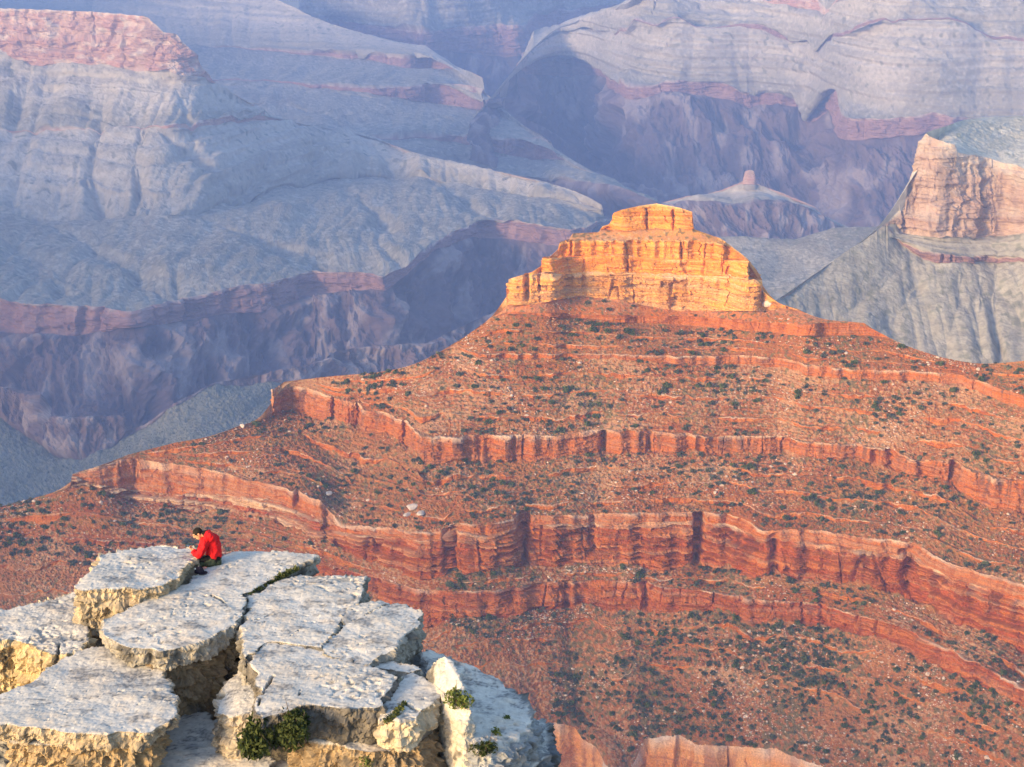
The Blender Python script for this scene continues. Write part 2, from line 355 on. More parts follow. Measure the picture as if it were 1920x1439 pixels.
butte_curves = [
 (crest, 'pz', 0, None, seg('cliff', capcol, keep=.1, **capk)),
 (P("1146,430 1160,433 1230,430 1300,430"), 's', 70, (2, 20, 1), seg('talus', [CAP0, (.45, .2, .09), (.6, .42, .25), VEG], amp=.5)),
 (P("1046,457 1080,450 1180,453 1300,452 1362,455"), 'z', -357.5, (4, 13, 2), seg('cliff', capcol, keep=.4, **capk)),
 (P("1016,483 1060,481 1180,476 1200,484 1300,486 1402,486"), 's', 82, (3, 16, 3), seg('talus', [CAP0, CAP1, PALE], amp=.4)),
 (P("1015,485 1060,483 1180,480 1200,487 1300,489 1405,489"), 's', 45, (1.5, 12, 4), seg('cliff', capcol, keep=.4, ledges=2, strength=.6, **capk)),
 (P("952,517 985,513 1020,511 1160,511 1260,515 1425,521"), 's', 72, (2.6, 13, 5), seg('talus', [CAP0, PALE, (.6, .42, .25)], amp=.4)),
 (P("952,519 985,515 1020,514 1160,514 1260,519 1428,525"), 's', 45, (1.5, 12, 6), seg('cliff', [(.55, .31, .15), CAP0, CAPV, (.72, .50, .28)], keep=.4, **dict(capk, stain=.75, amp=2.2))),
 (P("952,573 1000,572 1080,556 1165,563 1200,573 1265,584 1425,584 1460,582 1494,583"), 's', 84, (2, 30, 7), seg('talus', [(.42, .19, .1), RED0, RUB, VEG], amp=1.0, zone=0, scat=.5)),
 (P("950,585 1080,590 1165,592 1300,594 1494,610 1545,606 1620,608 1644,625"), 's', 33, (1.5, 25, 8), seg('cliff', [RED0, (.45, .16, .06), RED1], f=.15, amp=1.0, bf=.6, keep=.4)),
 (P("950,588 1080,597 1165,604 1300,612 1494,630 1620,630 1650,632"), 's', 70, (2, 30, 9), seg('talus', tal, amp=1.3, ledges=4, strength=.5, zone=1, scat=1.8, rub=-.3, hc=HC, rough=.6)),
 (P("858,650 900,664 1056,663 1150,664 1272,669 1400,666 1494,676 1508,684 1595,693 1717,696 1800,702 1919,743 2040,800"), 'z', ZA, (3.5, 30, 10), seg('cliff', bandc, f=.16, amp=1.3, keep=.5, cap=.35)),
 (P("858,652 900,672 1056,673 1150,673 1272,684 1400,682 1494,694 1508,704 1595,712 1717,713 1800,722 1919,768 2040,826"), 's', 82, (4, 22, 47), seg('talus', tal, amp=1.6, ledges=5, strength=.85, zone=2, scat=2.8, rub=.2, hc=HC, rough=.6)),
 (P("508,731 534,725 570,725 625,748 672,752 676,766 713,770 763,788 788,818 869,819 994,815 1100,808 1200,807 1280,812 1370,815 1463,821 1543,828 1665,842 1717,858 1783,865 1793,869 1863,899 1919,905 2040,940"), 'z', ZB, (5.5, 36, 12), seg('cliff', bandc, f=.13, amp=2.4, keep=.6, cap=.25, stain=1.0, bed=.4)),
 (P("508,772 563,776 619,789 669,796 731,819 775,843 797,868 869,866 994,864 1100,852 1300,848 1463,848 1474,851 1543,859 1606,860 1682,879 1734,893 1783,901 1807,926 1842,950 1919,961 2040,1000"), 's', 84, (10, 44, 13), seg('talus', tal, amp=1.8, ledges=5, strength=.75, zone=3, scat=2.6, rub=-.05, hc=HC, rough=.6)),
 (P("190,874 240,855 300,868 400,878 456,896 525,915 556,922 600,938 640,985 700,988 775,998 831,992 847,980 913,986 957,974 1000,966 1120,963 1250,962 1302,960 1364,962 1431,991 1551,997 1647,1013 1719,1017 1747,1040 1786,1060 1843,1073 1920,1097 2040,1130"), 'z', -531, (4, 30, 14), seg('cliff', [RED0, (.43, .2, .1), RED1, PALE], f=.13, amp=1.6, keep=.6, cap=.3, ledges=2, strength=.6)),
 (P("134,890 187,909 262,922 311,927 412,927 447,928 525,942 588,970 616,990 650,1000 700,1004 775,1012 831,1012 850,996 913,1004 957,994 1000,984 1120,982 1250,980 1302,978 1364,984 1431,1012 1551,1020 1647,1036 1719,1044 1747,1064 1786,1086 1843,1100 1920,1126 2040,1160"), 's', 62, (3, 28, 15), seg('cliff', [(.38, .09, .02), (.47, .145, .03), (.17, .045, .018), (.66, .46, .29)], f=.085, amp=4.2, keep=.6, cap=.15, bf=.3, bed=.85, pale=.22, crack=.7, stain=.8, rib=.3, leftpale=.85)),
 (P("134,912 240,937 318,952 412,962 487,971 562,994 607,1010 650,1036 700,1050 775,1082 850,1074 960,1062 1000,1062 1100,1061 1263,1070 1307,1063 1364,1056 1412,1075 1479,1081 1551,1087 1623,1100 1695,1115 1738,1138 1776,1160 1824,1176 1882,1200 1920,1228 2040,1270"), 's', 80, (13, 55, 46), seg('talus', tal, amp=1.4, ledges=5, strength=.9, zone=4, scat=2.0, rub=0, hc=HC, rough=.6)),
 (P("0,1000 300,1020 600,1060 700,1080 776,1104 859,1110 982,1102 1000,1094 1100,1087 1192,1092 1268,1104 1364,1113 1407,1122 1527,1132 1599,1152 1680,1172 1740,1200 1830,1240 1920,1290 2040,1330"), 'z', -580, (4, 30, 17), seg('cliff', [(.37, .09, .022), (.44, .135, .032), (.17, .045, .018), PALE], f=.1, amp=3.0, keep=.6, ledges=3, strength=.7, bf=.35, cap=.1, pale=.15, rib=.6, bed=.7)),
 (P("0,1004 300,1026 600,1075 700,1110 800,1180 849,1164 933,1160 1032,1140 1105,1130 1153,1150 1201,1148 1345,1143 1393,1160 1503,1172 1599,1190 1680,1212 1740,1240 1830,1282 1920,1330 2040,1372"), 's', 66, (12, 55, 48), seg('talus', [(.35, .15, .06), (.31, .115, .042), (.52, .33, .2), (.115, .11, .055)], amp=2.6, ledges=5, strength=.4, zone=5, scat=3.4, rub=-.1, veg=.1, f=.014, hc=HC, rough=.45)),
 (P("0,1410 700,1390 1036,1346 1081,1341 1125,1374 1163,1418 1206,1370 1287,1374 1335,1392 1369,1386 1460,1408 1537,1436 1700,1500 1920,1600 2040,1640"), 'z', -669, (5, 30, 19), seg('cliff', [(.66, .32, .13), (.58, .22, .07), (.34, .14, .07), (.6, .45, .36)], f=.07, amp=4, bf=.05, bed=.3, cap=.05, stain=.9, rib=1.4)),
 (P("0,1800 2040,1900"), 's', 84, None, None),
]
SCAT = []
RAV_B = [("985,962 982,1060", 5.5, 16, 1), ("1309,962 1308,1062", 5, 18, 1), ("845,990 842,1076", 6, 12, 1), ("1110,962 1112,1030", 3, 6, 1), ("1452,1000 1455,1076", 4, 8, 1), ("1700,1030 1705,1110", 5, 9, 1), ("1210,1092 1212,1145", 4, 8, 1), ("1060,1090 1062,1135", 4, 8, 1), ("1540,1130 1542,1175", 4, 7, 1),
         ("987,514 987,560", 2.6, 9, 1), ("1010,514 1011,545", 1.2, 5, 1), ("1276,455 1278,484", 1.2, 6, 1), ("1312,455 1313,484", 1, 5, 1), ("1175,455 1176,482", 1.6, 5, 1), ("1212,392 1214,430", 1.3, 6, 1), ("1262,394 1263,430", 1.6, 5, 1), ("1070,452 1071,478", 1.2, 6, 1), ("1365,500 1370,572", 1.0, 5, 1), ("1268,530 1262,578", 4, 5, 1), ("1175,487 1177,510", 1.5, 5, 1),
         ("622,745 623,790", 2.2, 7, 1), ("672,752 674,800", 4, 8, 1), ("760,788 758,840", 4, 7, 1), ("1130,808 1131,856", 4, 8, 1), ("1472,822 1474,852", 4, 7, 1), ("1790,866 1792,900", 5, 12, 1), ("1640,845 1642,870", 3, 5, 1), ("960,818 962,866", 3, 5, 1), ("1215,808 1216,850", 3, 5, 1), ("556,920 557,946", 3, 7, 1),
         ("1062,1170 1072,1240 1100,1310 1135,1370 1163,1418", 30, 30), ("1240,1180 1262,1260 1290,1330 1300,1380", 14, 6), ("1420,1190 1400,1280 1372,1390", 16, 7), ("1560,1210 1600,1300 1640,1430", 18, 8), ("960,1180 985,1260 1010,1350", 14, 6),
         ("880,900 850,940 815,985", 10, 4), ("1130,880 1120,930 1105,960", 9, 4), ("1500,870 1470,940 1440,985", 10, 4), ("1080,690 1060,750 1040,805", 10, 3.5), ("1340,700 1350,760 1345,810", 10, 3.5), ("330,860 420,870 470,890", 8, 3), ("620,720 660,740 690,760", 8, 3), ("1650,710 1690,780 1720,850", 10, 4)]
for i_, fr_ in ((18, ((.12, 7, 91), (.26, 5, 92), (.45, 4, 93))), (16, ((.5, 8, 94),)), (13, ((.24, 7, 95), (.5, 5, 96), (.78, 8, 97))), (11, ((.2, 5, 98), (.45, 7, 99), (.75, 7, 100))), (9, ((.4, 5, 101), (.75, 5, 102)))):
    butte_curves[i_][4]['thin'] = fr_
THINC = seg('cliff', [RED0, (.48, .17, .04), RED1, PALE], f=.16, amp=1.3, keep=.6, cap=.22, stain=.9, bf=.5, bed=.6)
butte, BV, BN = sheet('butte', butte_curves, -100, 2030, 1.7, 1.35, mt_rock, scat=SCAT, seed=40, rav=RAV_B)
tag(butte, 'layered red butte with glowing orange cap and ledged slopes', 'butte', kind='structure')

# ------------------------------------------------------------------ the canyon behind
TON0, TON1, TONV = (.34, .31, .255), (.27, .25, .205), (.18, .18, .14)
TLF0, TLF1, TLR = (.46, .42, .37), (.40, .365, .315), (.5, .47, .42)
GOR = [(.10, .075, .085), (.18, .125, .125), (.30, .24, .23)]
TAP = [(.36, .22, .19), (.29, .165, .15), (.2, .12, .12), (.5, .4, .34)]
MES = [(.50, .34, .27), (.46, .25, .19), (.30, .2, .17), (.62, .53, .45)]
def ton(**k): return seg('talus', [TON0, TON1, TLR, TONV], **dict(dict(amp=16, f=.005, gs=6, rough=.11, lo=.5, gul=1.2, sf=.012, keep=1, veg=-.12, strata=5.0), **k))
def tlf(**k): return seg('talus', [TLF0, TLF1, TLR, TONV], **dict(dict(amp=16, f=.005, gs=6, rough=.11, lo=.5, gul=1.5, sf=.02, streak=1, keep=1, veg=-.3, to=(TON0, TON1)), **k))
def tap(**k): return seg('cliff', TAP, **dict(dict(f=.012, amp=14, bf=.05, bed=.35, keep=.5, cap=.15, crack=1.2), **k))
def mes(**k): return seg('cliff', MES, **dict(dict(f=.02, amp=9, bf=.035, bed=1.0, keep=.5, crack=1.6, rib=1.4, pale=.6, cap=.08, stain=.9), **k))
def gor(**k): return seg('gorge', GOR, **dict(dict(amp=38, f=.0034), **k))
BK = ((120, 60), (600, 500), (1500, 1300))
def far(name, curves, x0, x1, label, seed, dx=2.2, dy=1.8, back=BK, big=8, rav=()):
    o, V, n = sheet(name, curves, x0, x1, dx, dy, mt_far, back=back, big=big, seed=seed, back_col=(.27, .24, .2), smooth=(30, 8, 260, 60), rav=rav)
    return tag(o, label, 'canyon wall' if 'wall' in name else name.split('_')[-1], kind='structure')

far('far_canyon_wall', [
 (P("880,230 940,170 984,99 1000,62 1060,40 1160,8 1260,-40 1400,-260 2060,-260"), 's', 20, (1.5, 40, 51), tlf(ledges=4, strength=.4, amp=14, f=.003, gul=.7)),
 (P("880,-60 1300,-60 1440,10 1480,-6 1530,-6 1560,8 1700,-60 2060,-60"), 's', 20, None, mes(amp=8)),
 (P("880,-56 1300,-56 1440,14 1477,18 1530,18 1565,12 1700,-56 2060,-56"), 's', 70, None, tlf(ledges=3, strength=.5, amp=15, f=.003, gul=.7)),
 (P("880,30 1000,40 1250,60 1330,72 1421,66 1595,72 1700,60 1900,70 2060,80"), 's', 22, (3, 60, 2), seg('cliff', TAP, f=.01, amp=8, keep=.4)),
 (P("880,32 1000,42 1250,62 1330,74 1421,74 1595,80 1700,62 1900,76 2060,86"), 's', 60, (3, 60, 2), tlf(amp=15, f=.003, gul=.7, concave=-.12)),
 (P("880,80 940,60 986,97 1060,104 1139,112 1147,140 1160,160 1176,166 1250,169 1459,171 1564,185 1570,221 1599,227 1770,232 1920,236 2060,240"), 'z', -1150, (2.5, 40, 3), tap()),
 (P("880,110 940,85 986,140 1060,144 1139,142 1147,160 1160,186 1176,190 1250,192 1348,199 1459,196 1553,211 1562,262 1599,268 1731,263 1920,266 2060,270"), 's', 78, (3, 30, 4), gor(amp=60, f=.0026)),
 (P("880,190 1000,230 1100,285 1200,350 1260,376 1400,430 1560,445 1700,460 2060,480"), 's', 34, None, gor()),
 (P("880,300 1200,400 2060,560"), 's', 5, None, None)], 880, 2050, 'far canyon wall with pyramid shaped peak above a dark inner gorge', 3, rav=[("1480,80 1500,110 1518,140", 70, 80), ("1560,80 1540,110 1518,140", 60, 60), ("1330,30 1300,80 1290,130", 70, 40), ("1620,40 1680,90 1760,130 1830,170", 90, 60), ("1150,60 1160,100 1165,150", 60, 40), ("1740,20 1800,60 1900,110", 90, 50), ("1400,80 1390,120 1400,160", 60, 30), ("1240,60 1230,110 1240,150", 60, 30), ("1040,40 1080,70 1140,100", 60, 30), ("1540,18 1600,62 1680,112 1760,150", 130, -110), ("1470,18 1400,62 1330,108 1280,140", 130, -100), ("1700,10 1790,60 1880,100", 110, -70), ("1260,20 1220,70 1190,120", 110, -60), ("1505,66 1503,92 1500,110", 40, -40)])

far('far_centre_wall', [
 (P("560,-240 1260,-240"), 's', 12, None, ton()),
 (P("560,46 640,40 700,48 790,62 860,50 985,48 1000,26 1100,14 1260,2"), 'z', -1150, (3, 40, 5), tap(amp=18)),
 (P("560,60 640,60 700,66 790,90 900,104 986,110 1000,66 1100,40 1260,30"), 's', 74, (3, 40, 6), gor(amp=30)),
 (P("560,200 860,190 1000,200 1260,120"), 's', 28, None, gor()),
 (P("560,320 1260,320"), 's', 6, None, None)], 560, 1240, 'hazy banded cliff at the far bend of the gorge', 4)

far('canyon_plateau', [
 (P("-120,-200,-700 300,-90,-800 480,-20,-900 560,18,-970 600,38,-1005 709,73,-1080 797,87,-1110 819,100,-1130 855,124,-1140 905,146,-1150 913,204,-1205 954,215,-1205 965,227,-1205 1012,252,-1210 1034,268,-1215 1043,290,-1235 1090,318,-1260 1147,335,-1270 1180,354,-1290 1240,380,-1320"), 'pz', 0, (1.5, 30, 7), tlf(amp=14, f=.0022)),
 (P("-120,60 300,80 560,100 690,103 760,110 819,101"), 'z', -1128, (3, 40, 8), tap(amp=9)),
 (P("-120,62 300,82 560,103 690,111 760,130 819,130"), 's', 70, (3, 40, 8), ton(amp=16, f=.0026)),
 (P("-120,150 500,150 600,160 691,166 768,164 819,157 884,160 905,165"), 'z', -1152, (2.5, 40, 9), tap()),
 (P("-120,152 500,152 600,166 691,174 782,191 855,201 905,205"), 's', 80, (2.5, 40, 9), ton(amp=16, f=.0026, ledges=3, strength=.4)),
 (P("-120,262 500,262 700,262 800,258 860,255 950,262 1012,257 1034,270"), 'z', -1215, (2.5, 40, 10), tap()),
 (P("-120,263 500,263 700,264 800,262 860,268 930,286 1000,302 1043,299"), 's', 80, (2.5, 40, 10), ton(amp=14, f=.003)),
 (P("-120,350 500,350 900,330 1147,346 1180,357 1240,384"), 's', 14, (2, 40, 11), gor(amp=30)),
 (P("-120,480 1240,500"), 's', 45, None, None)], -110, 1230, 'blue grey canyon plateau stepping down in pale cliff edges to the gorge', 6)

far('small_hill', [
 (P("1080,430,6350 1200,392,6350 1288,368,6350 1323,365,6350 1355,356,6350 1383,345,6350 1393,340,6340 1396,323,6340 1404,319,6340 1414,321,6340 1419,344,6340 1438,352,6350 1477,366,6350 1526,387,6350 1564,419,6350 1660,450,6350"), 'pr', 0, (.8, 12, 12), seg('cliff', MES, f=.03, amp=2)),
 (P("1080,432 1200,394 1288,370 1355,358 1390,346 1420,348 1438,354 1526,390 1564,421 1660,452"), 's', 70, None, tlf(amp=6)),
 (P("1080,434 1200,396 1288,376 1340,378 1390,385 1440,374 1477,376 1526,396 1564,423 1660,454"), 's', 16, (3, 30, 13), gor(amp=22, f=.006)),
 (P("1080,470 1660,480"), 's', 36, None, None)], 1080, 1650, 'small dark hill with a lone red rock knob on top', 8)

far('mesa', [
 (P("-120,12,-640 0,16,-640 73,18,-640 204,24,-642 273,31,-645 292,44,-655 310,60,-680 328,64,-690 350,86,-725 368,102,-750 379,128,-800 394,142,-826 398,152,-840 430,172,-875 474,197,-925 492,207,-945 503,218,-965 558,231,-1010 569,241,-1030 612,243,-1045 655,242,-1060 720,264,-1090 780,292,-1115 830,303,-1130 950,325,-1140 1010,338,-1145 1050,350,-1150 1100,368,-1155 1129,385,-1160 1134,415,-1215"), 'pz', 0, (1.3, 16, 14), mes(ledges=3, strength=.5)),
 (P("-120,86 0,90 55,120 128,127 219,128 310,131 365,141 396,152"), 's', 72, (9, 60, 15), tlf(ledges=3, strength=.3)),
 (P("-120,245 0,245 150,243 292,234 345,231 400,225 440,214 492,208 503,218"), 's', 27, (3, 40, 16), mes(amp=7)),
 (P("-120,246 0,246 150,244 292,236 345,240 400,238 440,228 492,228 503,226"), 's', 75, (3, 40, 16), tlf(concave=-.1)),
 (P("-120,410 0,395 100,410 250,400 370,400 430,380 520,350 650,330 780,330 900,352 1050,376 1129,390"), 's', 24, (4, 60, 17), ton(amp=15)),
 (P("-120,560 0,560 37,568 60,571 146,571 248,583 319,560 413,541 503,530 582,508 698,511 722,520 760,500 820,450 888,416 913,410 1001,421 1067,434 1100,427 1131,410"), 'z', -1165, (3, 40, 18), tap()),
 (P("-120,620 0,624 146,631 263,613 375,594 488,585 525,575 600,552 698,545 722,545 760,520 820,468 888,445 1001,455 1067,465 1131,416"), 's', 80, (3, 40, 19), gor(amp=45, f=.004)),
 (P("-120,800 0,800 240,850 330,780 600,710 800,670 950,620 1067,580 1132,500"), 's', 42, None, gor()),
 (P("-120,960 1140,900"), 's', 6, None, None)], -110, 1134, 'red cliffed mesa with pale talus fan above the gorge', 9, rav=[("186,240 172,290 163,330 182,370 205,390", 30, 39), ("268,240 252,290 254,335 268,372", 23, 27), ("300,238 345,280 400,330 430,360", 36, 51), ("355,240 362,268 352,285", 23, 24), ("470,235 500,275 480,320 450,355", 36, 39), ("100,160 70,230 40,310 20,370", 30, 21), ("215,160 190,200 186,240", 19, 13), ("330,170 345,200 352,228", 16, 13), ("400,170 420,195 440,212", 16, 13), ("580,250 590,300 560,345", 36, 21), ("690,265 720,300 740,325", 36, 18),
   ("60,400 150,440 220,480 300,540", 63, 36), ("380,405 470,440 560,470 620,490", 54, 39), ("640,350 700,390 720,420", 45, 27), ("0,440 60,480 120,540", 54, 33), ("820,340 870,370 900,400", 45, 24)])

far('near_bench', [
 (P("-120,725,-1150 0,725,-1150 75,735,-1152 81,759,-1165 85,775,-1180 131,782,-1180 221,778,-1180 236,812,-1235 243,815,-1235 263,804,-1215 330,755,-1160 405,718,-1150 544,692,-1150 600,677,-1150 634,658,-1150 698,648,-1150 800,643,-1150 860,615,-1150 950,573,-1140 1000,560,-1140 1100,545,-1140"), 'pz', 0, (2, 30, 20), gor(amp=22, f=.008)),
 (P("-120,770 0,785 60,828 113,860 150,864 200,842 240,820 263,808 330,758 405,721"), 's', 46, (5, 40, 21), seg('talus', [(.20, .205, .165), (.16, .165, .13), (.27, .25, .2), (.11, .12, .085)], gs=3, amp=8, f=.006, rough=.3, lo=.6, gul=.8, keep=1)),
 (P("-120,1100 1100,1000"), 's', 9, None, None)], -110, 1090, 'blue green desert bench below the red butte cut by a side ravine', 10, rav=[("260,880 180,890 90,930", 30, 14), ("560,700 480,760 420,800", 26, 10), ("700,660 640,700 600,740", 22, 8), ("380,760 330,800 290,840", 26, 10)], back=((60, 40), (200, 260), (500, 420)))

far('low_plain', [
 (P("1200,452,-1000 1348,443,-1000 1420,447,-1000 1494,448,-1000 1530,437,-985 1564,427,-970 1600,425,-965 1651,424,-965 1760,424,-965"), 'pz', 0, (1, 40, 22), ton(amp=9, gs=4)),
 (P("1200,760 1760,760"), 's', 7, None, None)], 1200, 1750, 'grey plain with low hill behind the orange butte cap', 11, back=((100, 30), (400, 260), (900, 500)))

far('right_butte', [
 (P("1380,612,2650 1480,548,2780 1560,490,2880 1620,452,2940 1660,420,2980 1688,398,3000 1700,387,3000 1701,350,3000 1711,324,3005 1721,314,3005 1724,265,3010 1738,248,3015 1773,237,3080 1808,225,3200 1843,220,3300 1920,218,3350 2060,214,3350"), 'pr', 0, (1, 20, 23), seg('talus', [(.62, .57, .48), (.52, .48, .39), (.68, .63, .54), (.27, .27, .19)], amp=3, f=.01, gs=4, rough=.4, strata=1.5, veg=-.5)),
 (P("1688,400 1701,352 1724,268 1738,251 1760,262 1786,270 1791,287 1843,294 1913,314 1960,330 2060,345"), 's', 5, (2, 20, 24), seg('cliff', [(.46, .33, .26), (.39, .255, .195), (.25, .18, .15), (.52, .43, .36)], f=.03, amp=6.5, bf=.045, bed=.5, rib=1.5, keep=.5, crack=1.8, cap=.3, pale=.35, stain=.9, ledges=3, strength=.6)),
 (P("1560,491 1620,453 1660,424 1680,420 1690,438 1750,443 1800,446 1920,440 2060,440"), 's', 80, (4, 30, 25), seg('talus', [(.37, .34, .29), (.31, .29, .24), (.44, .41, .36), (.2, .2, .15)], amp=5, f=.01, gs=3, rough=.1, keep=1, ledges=3, strength=.4)),
 (P("1380,613 1480,549 1560,491 1620,453 1660,423 1690,452 1730,472 1760,476 1800,480 1920,484 2060,490"), 's', 34, (4, 30, 26), seg('cliff', TAP, f=.04, amp=5, keep=.5)),
 (P("1380,614 1480,550 1560,492 1620,454 1660,425 1690,454 1730,486 1760,495 1800,492 1920,490 2060,496"), 's', 78, (4, 30, 26), seg('talus', [(.37, .34, .29), (.31, .29, .24), (.44, .41, .36), (.2, .2, .15)], amp=9, f=.009, gs=3, gul=1.5, rough=.07, lo=.4, keep=1, strata=1.0, veg=-.15, streak=1)),
 (P("1380,740 2060,780"), 's', 30, None, None)], 1380, 2050, 'pale cliffed butte with green top and grey talus apron', 12, dx=1.7, dy=1.5, back=((15, 14), (200, 200), (900, 900)), big=3, rav=[("1800,500 1795,570 1775,640 1770,700", 18, 11), ("1868,490 1862,560 1870,640 1880,700", 16, 10), ("1740,500 1700,560 1650,620 1640,680", 18, 9), ("1690,500 1630,550 1560,600", 16, 7), ("1910,500 1915,580 1925,680", 16, 8), ("1840,520 1832,590 1835,650", 12, 6)])

#@@RIM
ry = np.arange(200, 11000, 26.0); pr = np.array([(0, -1150), (120, -1130), (330, -960), (340, -900), (520, -800), (560, -640), (600, -600), (760, -500), (780, -450), (900, -400), (930, -310), (1100, -300), (2600, -290)], float)
tq = np.linspace(0, len(pr) - 1, 150); rx = np.interp(tq, np.arange(len(pr)), pr[:, 0]); rz = np.interp(tq, np.arange(len(pr)), pr[:, 1])
RY, RX = np.meshgrid(ry, rx, indexing='ij'); RZ = np.broadcast_to(rz, RY.shape)
edge = 260 * fbm(RY * .0012, 0, 3.3, 4, 71) + 60 * gn(RY * .006, RZ * .004, 0, 72)
X = -2450 - .10 * (RY - 4000) * (RY > 4000) - RX - edge; Z = RZ + 14 * fbm(X * .004, RY * .004, 0, 4, 73)
rcol = mix(np.where((np.abs(np.gradient(rz)) > 5)[None, :, None], C3(MES[1]), C3(TLF0)), C3(TLF1), np.clip(.5 + fbm(X * .01, RY * .01, RZ * .03, 3, 74), 0, 1) * .5)
nr_, nc_ = RY.shape; ii = np.arange(nr_ * nc_).reshape(nr_, nc_)
rim = mesh_obj('added_shade_rim', np.stack([X, RY, Z], -1).reshape(-1, 3), np.stack([ii[:-1, :-1], ii[1:, :-1], ii[1:, 1:], ii[:-1, 1:]], -1).reshape(-1, 4), mt_far, rcol.reshape(-1, 3))  # unseen rim, added at the left to keep low sun off the far canyon
tag(rim, 'unseen stepped rim added to shade the canyon behind the butte', 'cliff', kind='structure')
# added promontory out of view, shaped to shade the lower butte from the sun
pa, pb = np.array([-2300., 560.]), np.array([-700., 60.]); al = (pb - pa) / np.linalg.norm(pb - pa); out_ = np.array([-al[1], al[0]])
uu = np.arange(0, np.linalg.norm(pb - pa), 12.0); pr = np.array([(330, -760), (200, -600), (180, -500), (120, -450), (105, -330), (60, -290), (50, -190), (15, -210), (5, -178), (-40, -166), (-160, -162), (-700, -164)], float)
tq = np.linspace(0, len(pr) - 1, 130); px_ = np.interp(tq, np.arange(len(pr)), pr[:, 0]); pz_ = np.interp(tq, np.arange(len(pr)), pr[:, 1])
UU, PX = np.meshgrid(uu, px_, indexing='ij'); PZ = np.broadcast_to(pz_, UU.shape)
off = PX + 70 * fbm(UU * .004, 0, 1.3, 4, 81) + 14 * gn(UU * .02, PZ * .01, 0, 82)
X = pa[0] + al[0] * UU + out_[0] * off; Y = pa[1] + al[1] * UU + out_[1] * off; Z = PZ + 5 * fbm(X * .01, Y * .01, 0, 4, 83)
rcol = mix(np.where((np.abs(np.gradient(pz_)) > 5)[None, :, None], C3((.5, .4, .3)), C3(TAL0)), C3(VEG), np.clip(.5 + fbm(X * .02, Y * .02, PZ * .03, 3, 84), 0, 1) * .5)
nr_, nc_ = UU.shape; ii = np.arange(nr_ * nc_).reshape(nr_, nc_)
prom = mesh_obj('added_shade_promontory', np.stack([X, Y, Z], -1).reshape(-1, 3), np.stack([ii[:-1, :-1], ii[1:, :-1], ii[1:, 1:], ii[:-1, 1:]], -1).reshape(-1, 4), mt_rock, rcol.reshape(-1, 3))
tag(prom, 'unseen tiered promontory added to shade the lower butte', 'cliff', kind='structure')
#@@FG0
# ------------------------------------------------------------------ limestone slabs of the overlook
ZS = -15.0
mt_lime = mat_vcol('pale_limestone', scale=9, var=.16, bump=.2, detail=8)

def on_plane(pl, z0, tx=0.0, ty=0.0, ax=960, ay=1200):
    """points of a traced outline laid on a gently tilted bedding plane through height z0"""
    d0 = ray(ax, ay); p0 = d0 * (z0 / d0[2]); nrm = np.array([-tx, -ty, 1.0])
    a = np.array(pl, float); d = ray(a[:, 0], a[:, 1])
    return d * ((nrm @ p0) / (d @ nrm))[:, None]

def outline(p, step=.07, amp=.05, seed=0):
    q = []
    for a, b in zip(p, np.roll(p, -1, 0)):
        m = max(1, int(np.linalg.norm(b - a) / step))
        for t in range(m): q.append(a + (b - a) * t / m)
    q = np.array(q); c = q.mean(0); r = q - c; r[:, 2] = 0; r /= np.linalg.norm(r, axis=1)[:, None]
    return q + r * (amp * (fbm(q[:, 0] * 2.2, q[:, 1] * 2.2, seed * 3.1, 4, seed) + .9 * np.tanh(5 * gn(q[:, 0] * 2.6, q[:, 1] * 2.6, seed * 1.7, 3))))[:, None]

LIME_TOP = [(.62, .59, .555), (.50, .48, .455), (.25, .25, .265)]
def voxel(name, V, Fs, vox):
    me = bpy.data.meshes.new(name); me.from_pydata([tuple(v) for v in V], [], Fs); me.update()
    bm = bmesh.new(); bm.from_mesh(me); bmesh.ops.recalc_face_normals(bm, faces=bm.faces); bm.to_mesh(me); bm.free()
    o = bpy.data.objects.new(name, me); COL.objects.link(o)
    m = o.modifiers.new('r', 'REMESH'); m.mode = 'VOXEL'; m.voxel_size = vox
    dg = bpy.context.evaluated_depsgraph_get(); e = o.evaluated_get(dg); m2 = e.to_mesh()
    v = np.empty(len(m2.vertices) * 3, np.float32); m2.vertices.foreach_get('co', v)
    f = np.empty(len(m2.polygons) * 4, np.int32); m2.polygons.foreach_get('vertices', f)
    nn = np.empty(len(m2.vertices) * 3, np.float32); m2.vertices.foreach_get('normal', nn)
    e.to_mesh_clear(); bpy.data.objects.remove(o); bpy.data.meshes.remove(me)
    return v.reshape(-1, 3), f.reshape(-1, 4), nn.reshape(-1, 3)

